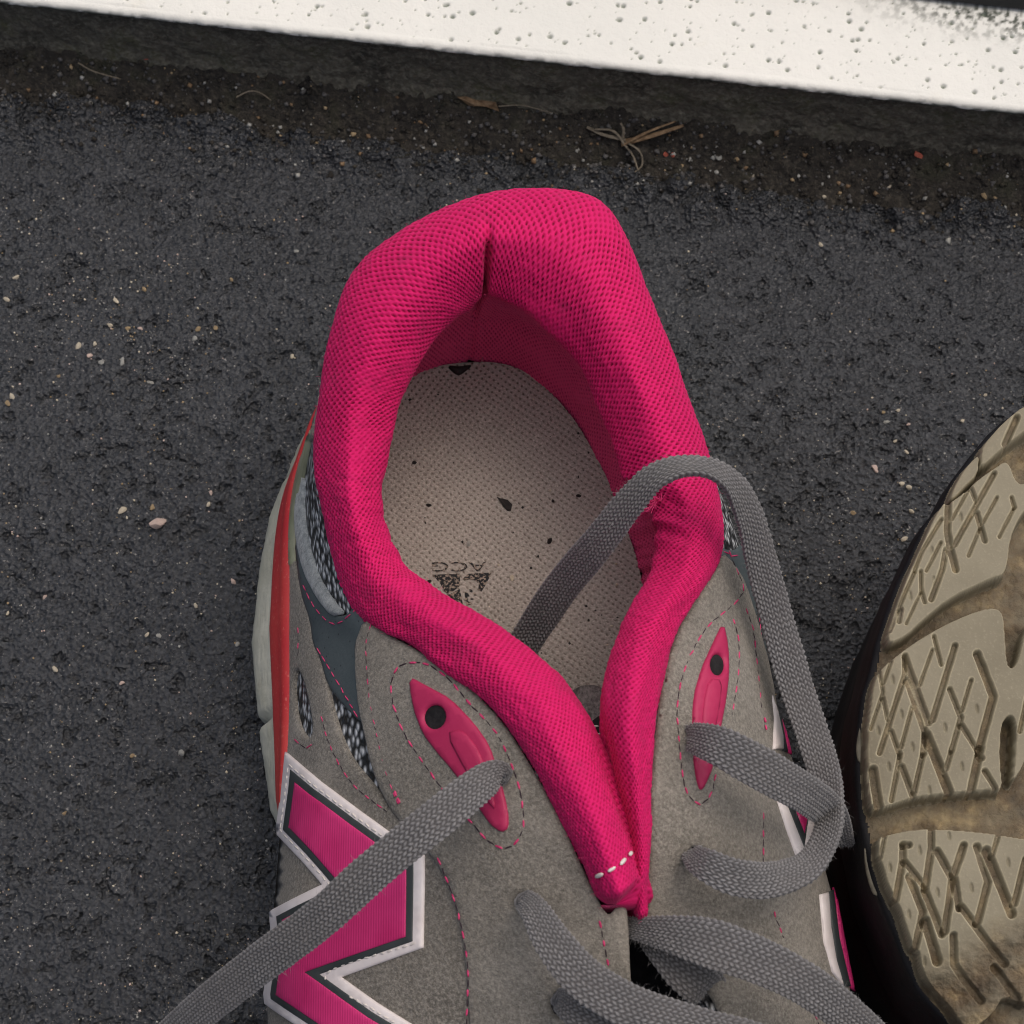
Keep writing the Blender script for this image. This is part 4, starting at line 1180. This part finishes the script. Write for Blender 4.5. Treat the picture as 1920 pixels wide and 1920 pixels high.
fl = make_mesh('outsole_floor', V[used], inv.reshape(F.shape), M['tread'], boot, attrs={'dirt': np.clip(0.75 + 0.5 * (lump - 0.4), 0, 1).ravel()[used]})
# the floor ends under the lugs: a rubber plate beyond the picture carries on the sole
rings('outsole_plate', [ring(-0.2, 75.5), ring(-0.6, 75.6), ring(-2.5, 75.2)], 6, M['boot'], True)

LUG = 4.8
T1 = [(1831,892),(1833,862),(1836,846),(1872,805),(1911,773),(1990,738),(2010,770),(1925,815),(1881,847)]
T2 = [(1832,864),(1823,866),(1801,890),(1784,921),(1775,946),(1786,944),(1802,926),(1829,900)]
B1 = [(1776,952),(1766,950),(1748,975),(1729,1018),(1711,1059),(1700,1080),(1679,1138),(1660,1195),(1664,1214),(1695,1201),(1725,1173),(1775,1132),(1854,1095),(1874,1090),(1882,1074),(1888,1023),(1904,984),(1925,958),(1975,950),(1985,905),(1925,910),(1908,920),(1897,912),(1888,885),(1876,876),(1856,890),(1828,909),(1800,935)]
B2 = [(1646,1259),(1635,1287),(1630,1328),(1626,1356),(1624,1420),(1627,1472),(1629,1509),(1640,1522),(1671,1514),(1710,1501),(1788,1494),(1853,1489),(1874,1489),(1868,1430),(1871,1370),(1882,1351),(1893,1353),(1898,1375),(1895,1430),(1890,1478),(1912,1445),(1930,1390),(1995,1370),(2000,1200),(1940,1160),(1914,1190),(1902,1245),(1891,1263),(1882,1256),(1878,1200),(1875,1163),(1864,1151),(1845,1150),(1808,1161),(1757,1184),(1704,1215)]
B3 = [(1643,1574),(1646,1613),(1653,1630),(1660,1660),(1675,1691),(1686,1712),(1693,1735),(1710,1777),(1721,1783),(1727,1808),(1738,1833),(1764,1862),(1785,1884),(1803,1914),(1825,1930),(1862,1902),(1880,1868),(1930,1890),(2000,1810),(2010,1700),(2005,1592),(1920,1581),(1840,1568),(1788,1563),(1734,1560),(1697,1562),(1661,1569)]
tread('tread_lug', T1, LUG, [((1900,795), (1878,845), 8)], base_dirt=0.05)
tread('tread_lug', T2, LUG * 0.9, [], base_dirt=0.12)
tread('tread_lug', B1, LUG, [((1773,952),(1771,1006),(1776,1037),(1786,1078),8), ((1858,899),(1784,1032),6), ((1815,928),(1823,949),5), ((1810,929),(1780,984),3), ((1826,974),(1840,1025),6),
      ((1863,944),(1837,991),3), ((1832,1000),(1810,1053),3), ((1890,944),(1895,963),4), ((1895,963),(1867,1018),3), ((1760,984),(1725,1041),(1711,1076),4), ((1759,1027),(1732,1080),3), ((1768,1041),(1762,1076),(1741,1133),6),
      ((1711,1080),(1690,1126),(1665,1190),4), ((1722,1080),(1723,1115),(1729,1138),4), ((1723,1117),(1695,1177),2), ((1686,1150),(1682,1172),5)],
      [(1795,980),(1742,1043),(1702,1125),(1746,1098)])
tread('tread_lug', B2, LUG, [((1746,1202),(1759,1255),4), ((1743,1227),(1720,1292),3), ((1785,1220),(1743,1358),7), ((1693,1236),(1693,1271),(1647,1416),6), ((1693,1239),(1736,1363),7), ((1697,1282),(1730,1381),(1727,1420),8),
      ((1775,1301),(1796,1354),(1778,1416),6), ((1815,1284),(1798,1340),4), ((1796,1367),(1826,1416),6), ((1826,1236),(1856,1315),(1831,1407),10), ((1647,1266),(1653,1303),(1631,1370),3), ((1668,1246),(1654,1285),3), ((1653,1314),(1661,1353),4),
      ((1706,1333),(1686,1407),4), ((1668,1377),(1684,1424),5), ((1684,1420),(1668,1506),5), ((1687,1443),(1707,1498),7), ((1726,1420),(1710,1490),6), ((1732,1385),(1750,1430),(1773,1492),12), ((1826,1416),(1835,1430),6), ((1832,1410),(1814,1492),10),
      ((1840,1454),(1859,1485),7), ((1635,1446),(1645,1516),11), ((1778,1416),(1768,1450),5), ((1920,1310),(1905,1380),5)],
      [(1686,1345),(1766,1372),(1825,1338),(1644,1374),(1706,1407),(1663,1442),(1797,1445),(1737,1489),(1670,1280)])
def wear3(x, y, s):
    k = smooth(0, 60, (y - 1560) * 0.62 + (x - 1700) * 0.35 - 150)
    nz = fbm(x / 30, y / 26, 4, 55)
    return -k * (0.5 + 1.6 * (nz - 0.4)), k * (0.45 + 0.7 * nz)
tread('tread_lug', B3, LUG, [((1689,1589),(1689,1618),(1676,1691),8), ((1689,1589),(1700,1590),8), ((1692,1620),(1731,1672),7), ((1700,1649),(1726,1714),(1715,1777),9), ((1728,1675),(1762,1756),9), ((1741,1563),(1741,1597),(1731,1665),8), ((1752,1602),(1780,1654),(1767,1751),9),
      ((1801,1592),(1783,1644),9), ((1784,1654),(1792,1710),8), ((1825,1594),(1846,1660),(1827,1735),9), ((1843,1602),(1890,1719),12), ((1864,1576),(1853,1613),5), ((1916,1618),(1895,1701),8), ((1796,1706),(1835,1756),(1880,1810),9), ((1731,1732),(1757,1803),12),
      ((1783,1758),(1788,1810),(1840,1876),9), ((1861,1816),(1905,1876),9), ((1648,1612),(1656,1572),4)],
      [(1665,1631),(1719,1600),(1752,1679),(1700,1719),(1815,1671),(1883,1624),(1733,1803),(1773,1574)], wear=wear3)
# the other half of the tread, outside the picture
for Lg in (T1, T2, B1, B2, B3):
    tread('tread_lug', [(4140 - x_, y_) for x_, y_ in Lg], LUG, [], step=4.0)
# small tan slivers on the black side
bvV = np.array([v.co[:] for v in mid.data.vertices]); bvF = [tuple(p.vertices) for p in mid.data.polygons]
class Surf2(Surf):
    def __init__(s, ob):
        me = ob.data
        s.V = np.array([v.co[:] for v in me.vertices]); s.N = np.array([v.normal[:] for v in me.vertices])
        fs_ = [tuple(p.vertices) for p in me.polygons if len(p.vertices) == 4]
        s.F = np.array(fs_)
        s.bvh = BVHTree.FromPolygons([tuple(v) for v in s.V], fs_)
        mid_ = s.V.mean(0)
        if (s.N * (s.V - mid_)).sum() < 0: s.N = -s.N
surf_bt = Surf2(mid)
panel('side_sliver', [(1613,1362),(1616,1400),(1615,1434),(1608,1425),(1606,1405),(1609,1380)], 0.35, M['tan_trim'], surf_bt, boot, off=0.1, soft=2, spacing=7)
panel('side_sliver', [(1622,1583),(1626,1620),(1636,1655),(1647,1680),(1638,1676),(1629,1650),(1623,1620)], 0.35, M['tan_trim'], surf_bt, boot, off=0.1, soft=2, spacing=7)

# ============================================================ PEBBLES, CHIPS, STRAW
def rock_mesh(name, seed, mat, flat=0.7):
    bm = bmesh.new(); bmesh.ops.create_icosphere(bm, subdivisions=2, radius=0.5)
    r_ = random.Random(seed)
    ax = [Vector((r_.uniform(-1, 1), r_.uniform(-1, 1), r_.uniform(-1, 1))).normalized() for _ in range(7)]
    cut = [r_.uniform(0.14, 0.38) for _ in ax]
    for v_ in bm.verts:
        for a_, c_ in zip(ax, cut):
            d_ = v_.co.dot(a_)
            if d_ > c_: v_.co -= a_ * (d_ - c_) * 0.85
        v_.co *= r_.uniform(0.86, 1.1)
        v_.co.z *= flat; v_.co.x *= 1.15
    me = bpy.data.meshes.new(name); bm.to_mesh(me); bm.free()
    me.materials.append(mat)
    return me
rocks = {k: [rock_mesh('pebble', s + i * 7, M[k]) for s in range(3)] for i, k in enumerate(('st_cream', 'st_pink', 'st_grey', 'st_tan', 'st_brick'))}
def soil_or_ground(px, py):
    p = up1(px, py, 0)
    for _ in range(8):
        h1 = float(asphalt_h(np.array([p[0]]), np.array([p[1]]))[0])
        s_ = (p[0] - SLM[0]) * ODIR[0] + (p[1] - SLM[1]) * ODIR[1]
        l_ = (p[0] - SLM[0]) * LDIR[0] + (p[1] - SLM[1]) * LDIR[1]
        h2 = sh[int(np.clip(np.searchsorted(sx, l_), 0, len(sx) - 1)), int(np.clip(round((s_ + 0.02) / 0.0008), 0, len(so) - 1))] * 1e-3 if -0.02 < s_ < 0.0355 else -1
        p = 0.4 * p + 0.6 * up1(px, py, max(h1, h2) * 1000)
    return p
def pebble(px, py, dpx, kind, label, group=None, name='pebble', cat='pebble'):
    me = random.choice(rocks[kind])
    o = bpy.data.objects.new(name, me); scene.collection.objects.link(o)
    p = soil_or_ground(px, py); s_ = dpx / 7.7 * 1e-3
    o.location = (p[0], p[1], p[2] + s_ * 0.10)
    o.scale = (s_, s_ * random.uniform(0.75, 1.0), s_ * random.uniform(0.75, 1.0)); o.rotation_euler = (random.uniform(-.4, .4), random.uniform(-.4, .4), random.uniform(0, 6.28))
    tag(o, label, cat, group)
pebble(297, 985, 34, 'st_pink', 'largest pinkish white pebble on the asphalt left of the sneaker')
pebble(230, 957, 21, 'st_cream', 'cream pebble just up left of the largest pinkish pebble')
pebble(148, 650, 16, 'st_cream', 'round cream pebble beside a small pink one at far left')
pebble(170, 668, 14, 'st_pink', 'small pink pebble beside a round cream one at far left')
pebble(105, 1255, 16, 'st_cream', 'lone cream pebble low on the left asphalt')
pebble(1345, 295, 28, 'st_grey', 'pale grey stone lying in the soil below the white step')
pebble(1538, 458, 13, 'st_cream', 'lone cream pebble on the asphalt right of the collar')
pebble(1640, 880, 17, 'st_pink', 'pinkish pebble on the asphalt beside the tan tread')
pebble(1846, 366, 18, 'st_tan', 'tan pebble at the broken asphalt edge, far right')
pebble(1000, 181, 20, 'st_brick', 'red brick chip in the soil above the heel', name='brick_chip', cat='chip')
pebble(1720, 291, 22, 'st_brick', 'red brick chip in the soil at far right', name='brick_chip', cat='chip')
pebble(1248, 290, 13, 'st_brick', 'left of two tiny brick chips below the dry stalk', name='brick_chip', cat='chip')
pebble(1262, 291, 13, 'st_brick', 'right of two tiny brick chips below the dry stalk', name='brick_chip', cat='chip')
pebble(275, 110, 12, 'st_brick', 'tiny red chip on the soil at upper left', name='brick_chip', cat='chip')
G1 = 'small pale pebbles scattered on the asphalt'
PEB = [(218,565,15,'st_cream'),(282,718,15,'st_grey'),(230,678,18,'st_grey'),(205,610,14,'st_cream'),(270,543,12,'st_tan'),(30,520,15,'st_cream'),(12,563,14,'st_cream'),(365,635,14,'st_grey'),(372,618,13,'st_tan'),(240,615,12,'st_tan'),
                         (262,617,11,'st_pink'),(178,646,12,'st_cream'),(405,616,12,'st_tan'),(435,525,12,'st_tan'),(22,745,16,'st_cream'),(16,757,14,'st_tan'),(286,952,14,'st_tan'),(390,946,12,'st_cream'),(436,1091,13,'st_pink'),(366,1136,11,'st_cream'),(444,1208,13,'st_grey'),(228,1282,11,'st_pink'),
                         (275,1190,11,'st_cream'),(298,1192,11,'st_grey'),(84,1121,11,'st_pink'),(14,1150,10,'st_cream'),(340,1412,13,'st_grey'),(248,1418,11,'st_tan'),(110,705,11,'st_tan'),(190,680,12,'st_grey'),(548,668,11,'st_cream'),(556,472,12,'st_grey'),(395,925,11,'st_pink'),(120,1525,11,'st_tan'),
                         (1690,908,14,'st_cream'),(1705,915,13,'st_cream'),(1662,792,12,'st_grey'),(1656,773,9,'st_tan'),(1683,770,10,'st_cream'),(1703,797,10,'st_pink'),(1678,826,11,'st_cream'),(1700,848,14,'st_cream'),(1600,962,11,'st_tan'),(1708,960,12,'st_cream'),(1695,1010,15,'st_cream'),
                         (1540,347,15,'st_grey'),(1545,370,10,'st_cream'),(1667,350,10,'st_cream'),(1412,331,11,'st_cream'),(1890,426,10,'st_grey'),(1849,742,12,'st_cream'),(1805,790,11,'st_cream')]
ORD = ['topmost', 'second from top', 'third from top', 'fourth from top', 'fifth from top', 'sixth from top', 'seventh from top', 'eighth from top', 'lowest']
cls = {}
for q_ in PEB:
    x_, y_, d_, k_ = q_
    cn_ = {'st_cream': 'cream', 'st_grey': 'grey', 'st_tan': 'tan', 'st_pink': 'pinkish'}[k_]
    wh_ = ('beside the tan tread' if x_ > 1580 and y_ > 700 else 'at the broken asphalt edge' if x_ > 1300 else 'at the left picture edge' if x_ < 60 else 'close to the left side of the sneaker' if x_ > 330
           else 'in the gritty patch at upper left' if y_ < 800 else 'on the lower left asphalt')
    cls.setdefault('small ' + cn_ + ' pebble ' + wh_, []).append(q_)
for lab_, qs in cls.items():
    for n_, (x_, y_, d_, k_) in enumerate(sorted(qs, key=lambda q: q[1])):
        o_ = '' if len(qs) == 1 else ', ' + ('lowest' if n_ == len(qs) - 1 else ORD[n_])
        pebble(x_, y_, d_, k_, lab_ + o_, G1)

# grit pressed into the asphalt: too fine to count
def grit(n, name, region, mats, smin, smax, label, dens=None):
    V = []; F = []; mi = []
    r_ = np.random.default_rng(5)
    t_ = np.array([[1, 1, 1], [1, -1, -1], [-1, 1, -1], [-1, -1, 1]], float) * 0.5
    oc_ = np.array([[1, 0, 0], [-1, 0, 0], [0, 1, 0], [0, -1, 0], [0, 0, 1], [0, 0, -1]], float) * 0.55
    of_ = [(0, 2, 4), (2, 1, 4), (1, 3, 4), (3, 0, 4), (2, 0, 5), (1, 2, 5), (3, 1, 5), (0, 3, 5)]
    x0, x1, y0, y1 = region
    xs = r_.uniform(x0, x1, n * 3); ys = r_.uniform(y0, y1, n * 3)
    w = smooth(0.35, 0.68, fbm(xs / 170, ys / 110, 3, 33)) * 0.8 + 0.2
    if dens is not None: w = w * dens(xs, ys)
    sel = r_.random(n * 3) < w
    xs = xs[sel][:n]; ys = ys[sel][:n]
    P = up(xs, ys, np.zeros(len(xs)))
    h = asphalt_h(P[:, 0], P[:, 1])
    Vs = []; Fs = []
    for k in range(len(xs)):
        s_ = smin + (smax - smin) * r_.random() ** 3
        rot = np.array(Matrix.Rotation(r_.uniform(0, 6.28), 3, Vector(r_.normal(size=3))))
        q = (oc_ * r_.uniform(0.55, 1.1, (6, 1)) * s_ * 1e-3) @ rot.T + np.array([P[k, 0], P[k, 1], h[k] + s_ * 0.1e-3])
        Vs.append(q); Fs += [(a + 6 * k, b + 6 * k, c + 6 * k) for a, b, c in of_]
        mi += [int(r_.choice(len(mats), p=[0.30, 0.14, 0.34, 0.22]))] * 8
    o = make_mesh(name, np.concatenate(Vs), np.array(Fs), None, None, False, mats=[M[m] for m in mats], midx=mi)
    tag(o, label, None, None, 'stuff')
grit(9000, 'grit', (-40, 1960, 260, 1960), ['st_cream', 'st_pink', 'st_grey', 'st_tan'], 0.16, 0.85, 'fine pale grit showing in the asphalt surface',
     dens=lambda x, y: np.clip(0.25 + 0.9 * np.exp(-((x - 230) / 260) ** 2 - ((y - 620) / 190) ** 2) + 0.5 * smooth(1300, 1700, x) * smooth(600, 1000, y) + 0.15 * smooth(900, 1300, y), 0, 1))

def clods():
    r_ = np.random.default_rng(15); Vs = []; Fs = []; mi = []
    oc_ = np.array([[1, 0, 0], [-1, 0, 0], [0, 1, 0], [0, -1, 0], [0, 0, 1], [0, 0, -1]], float) * 0.55
    of_ = [(0, 2, 4), (2, 1, 4), (1, 3, 4), (3, 0, 4), (2, 0, 5), (1, 2, 5), (3, 1, 5), (0, 3, 5)]
    n = 5200
    L_ = r_.uniform(-0.145, 0.145, n); O_ = r_.uniform(-0.002, 0.024, n) * r_.uniform(0.3, 1, n)
    X_ = SLM[0] + L_ * LDIR[0] + O_ * ODIR[0]; Y_ = SLM[1] + L_ * LDIR[1] + O_ * ODIR[1]
    h_ = np.maximum(np.array([soil_z(a, b) for a, b in zip(L_, O_)]), asphalt_h(X_, Y_))
    for k in range(n):
        s_ = 0.3 + 1.9 * r_.random() ** 3.5
        rot = np.array(Matrix.Rotation(r_.uniform(0, 6.28), 3, Vector(r_.normal(size=3))))
        q = (oc_ * r_.uniform(0.5, 1.1, (6, 1)) * s_ * 1e-3) @ rot.T + np.array([X_[k], Y_[k], h_[k] + s_ * 0.15e-3])
        Vs.append(q); Fs += [(a + 6 * k, b + 6 * k, c + 6 * k) for a, b, c in of_]
        mi += [int(r_.choice(5, p=[0.56, 0.36, 0.03, 0.025, 0.025]))] * 8
    o = make_mesh('soil_crumbs', np.concatenate(Vs), np.array(Fs), None, None, False, mats=[M[m] for m in ('soil', 'st_dark', 'st_grey', 'st_tan', 'straw')], midx=mi)
    tag(o, 'loose soil crumbs and grit below the white step', None, None, 'stuff')
so_i = lambda v: int(np.clip(round((v + 0.02) / 0.0008), 0, len(so) - 1))
def soil_z(l, o_):
    return sh[int(np.clip(np.searchsorted(sx, l), 0, len(sx) - 1)), so_i(o_)] * 1e-3
clods()

def stalk(pts, w0, w1, mat, parent, name='stem', flat=0.45):
    P = np.array([np.array(soil_or_ground(x, y)) + np.array([0, 0, z * 1e-3]) for x, y, z in pts])
    ts = np.linspace(0, len(P) - 1, 8 * len(P)); Q = crom(P, ts)
    t = np.gradient(Q, axis=0); t /= np.linalg.norm(t, axis=1, keepdims=True)
    s = np.cross(t, [0, 0, 1.0]); s /= np.linalg.norm(s, axis=1, keepdims=True); n_ = np.cross(s, t)
    w = np.linspace(w0, w1, len(ts)) * 0.5e-3
    m = 8; an = np.arange(m) / m * 2 * math.pi
    V = Q[:, None, :] + s[:, None, :] * (np.cos(an)[None, :, None] * w[:, None, None]) + n_[:, None, :] * (np.sin(an)[None, :, None] * w[:, None, None] * flat)
    F = [tuple(f) for f in grid_faces(len(ts), m, True)]; F += [tuple(range(m))[::-1], tuple(range((len(ts) - 1) * m, len(ts) * m))]
    return make_mesh(name, V.reshape(-1, 3), F, mat, parent)
gp = soil_or_ground(1170, 272)
gr = thing('dry_grass_stalk', tuple(map(float, gp)), 'broken brown grass stalk with grey rootlets on the soil behind the heel', 'straw')
stalk([(1165,276,2),(1220,266,3),(1280,247,3)], 2.2, 0.9, M['straw'], gr, 'blade')
stalk([(1168,280,2.5),(1215,262,4),(1265,243,4)], 1.1, 0.5, M['straw'], gr, 'blade')
stalk([(1100,246,2),(1130,262,2.5),(1172,270,2)], 0.9, 1.2, M['straw_grey'], gr, 'rootlet')
stalk([(1115,250,2),(1150,258,3),(1175,285,2)], 0.6, 0.8, M['straw_grey'], gr, 'rootlet')
stalk([(1172,275,2.5),(1198,295,3),(1203,318,2.5),(1190,330,2)], 0.7, 0.4, M['straw_grey'], gr, 'rootlet')
stalk([(1165,274,2),(1185,300,2.5),(1196,328,2)], 0.7, 0.4, M['straw_grey'], gr, 'rootlet')
stalk([(1163,238,2),(1168,255,3),(1166,272,2)], 0.7, 0.9, M['straw_grey'], gr, 'rootlet')
lf = soil_or_ground(900, 203)
leaf = thing('leaf_fragment', tuple(map(float, lf)), 'torn brown leaf scrap on the soil, left of the red chip', 'leaf')
V = []
for k, (x_, y_) in enumerate([(858,190),(875,192),(892,193),(908,198),(930,202),(936,214),(912,210),(895,208),(880,203)]):
    p = soil_or_ground(x_, y_); V.append(p + np.array([0, 0, 0.0022 + 0.0008 * math.sin(k * 2.2)]))
V = np.array(V); V2 = V - np.array([0, 0, 0.0003]); n_ = len(V)
make_mesh('blade', np.concatenate([V, V2]), [tuple(range(n_)), tuple(range(2 * n_ - 1, n_ - 1, -1))] + [(i, (i + 1) % n_, (i + 1) % n_ + n_, i + n_) for i in range(n_)], M['straw'], leaf, False)
tw = soil_or_ground(480, 185)
for lab, pts_ in (('thin curved straw on the soil at upper left', [(445,190,2),(470,183,3),(490,186,3),(510,196,2)]),
                  ('thin pale straw below the torn leaf scrap', [(935,207,2),(975,207,2.5),(1000,210,2),(1035,220,2)]),
                  ('thin straw lying near the left end of the step', [(150,128,2.5),(180,146,3),(230,160,3)])):
    q = soil_or_ground(*pts_[0][:2])
    o = stalk(pts_, 0.5, 0.35, M['straw_grey'], None, 'straw')
    tag(o, lab, 'straw')

# fine grit on the insole
gv = []; gf = []; gm = []
gr_ = np.random.default_rng(3)
for k in range(150):
    x_, y_ = gr_.uniform(760, 1180), gr_.uniform(720, 1240)
    p, n_ = surf_in.hit(x_, y_); s_ = (0.10 + 0.45 * gr_.random() ** 3) * 1e-3
    q = np.array([[1, 0, 0], [-1, 0, 0], [0, 1, 0], [0, -1, 0], [0, 0, 1], [0, 0, -1]], float) * s_ * gr_.uniform(0.5, 1.2, (6, 1)) + p + np.array([0, 0, s_ * 0.4])
    gv.append(q); gf += [tuple(a + 6 * k for a in t) for t in [(0, 2, 4), (2, 1, 4), (1, 3, 4), (3, 0, 4), (2, 0, 5), (1, 2, 5), (3, 1, 5), (0, 3, 5)]]
    gm += [int(gr_.random() < 0.3)] * 8
go = make_mesh('fine_grit', np.concatenate(gv), np.array(gf), None, insole, False, mats=[M['crumb'], M['st_cream']], midx=gm)
go['kind'] = 'stuff'
# crumbs lying on the insole
def crumb(px, py, dpx, mat, label, tail=None):
    p, n_ = surf_in.hit(px, py)
    me = rock_mesh('crumb', int(px), M[mat], 0.55)
    o = bpy.data.objects.new('crumb', me); scene.collection.objects.link(o)
    s_ = dpx / 8.1 * 1e-3; o.scale = (s_, s_ * 0.8, s_ * 0.7); o.rotation_euler = (0, 0, random.uniform(0, 6))
    o.location = (p[0], p[1], p[2] + s_ * 0.15)
    tag(o, label, 'crumb', 'crumbs on the insole')
    return o
p0, _ = surf_in.hit(945, 945)
V = []
for (x_, y_) in [(932,934),(938,937),(944,938),(952,940),(960,948),(958,958),(951,958),(944,950),(938,942)]:
    p, _n = surf_in.hit(x_, y_); V.append(p + np.array([0, 0, 0.0009]))
V = np.array(V); V2 = V - np.array([0, 0, 0.0008]); n_ = len(V)
sc = make_mesh('bark_scrap', np.concatenate([V, V2]), [tuple(range(n_)), tuple(range(2 * n_ - 1, n_ - 1, -1))] + [(i, (i + 1) % n_, (i + 1) % n_ + n_, i + n_) for i in range(n_)], M['crumb'], None, False)
tag(sc, 'black tailed scrap in the middle of the insole', 'scrap')
crumb(1031, 1015, 13, 'crumb', 'black crumb on the insole right of centre, near the lace')
crumb(878, 1019, 11, 'st_grey', 'tiny pale grit grain above the printed lettering')
crumb(959, 1084, 13, 'st_cream', 'pale chip on the insole right of the printed triangle')
crumb(805, 948, 11, 'crumb', 'dark crumb on the insole near the left collar edge')
crumb(805, 1091, 12, 'crumb', 'dark speck left of the printed triangle')
crumb(776, 868, 10, 'crumb', 'dark crumb at the upper left of the insole')
crumb(1085, 930, 9, 'crumb', 'tiny dark crumb at the right of the insole')
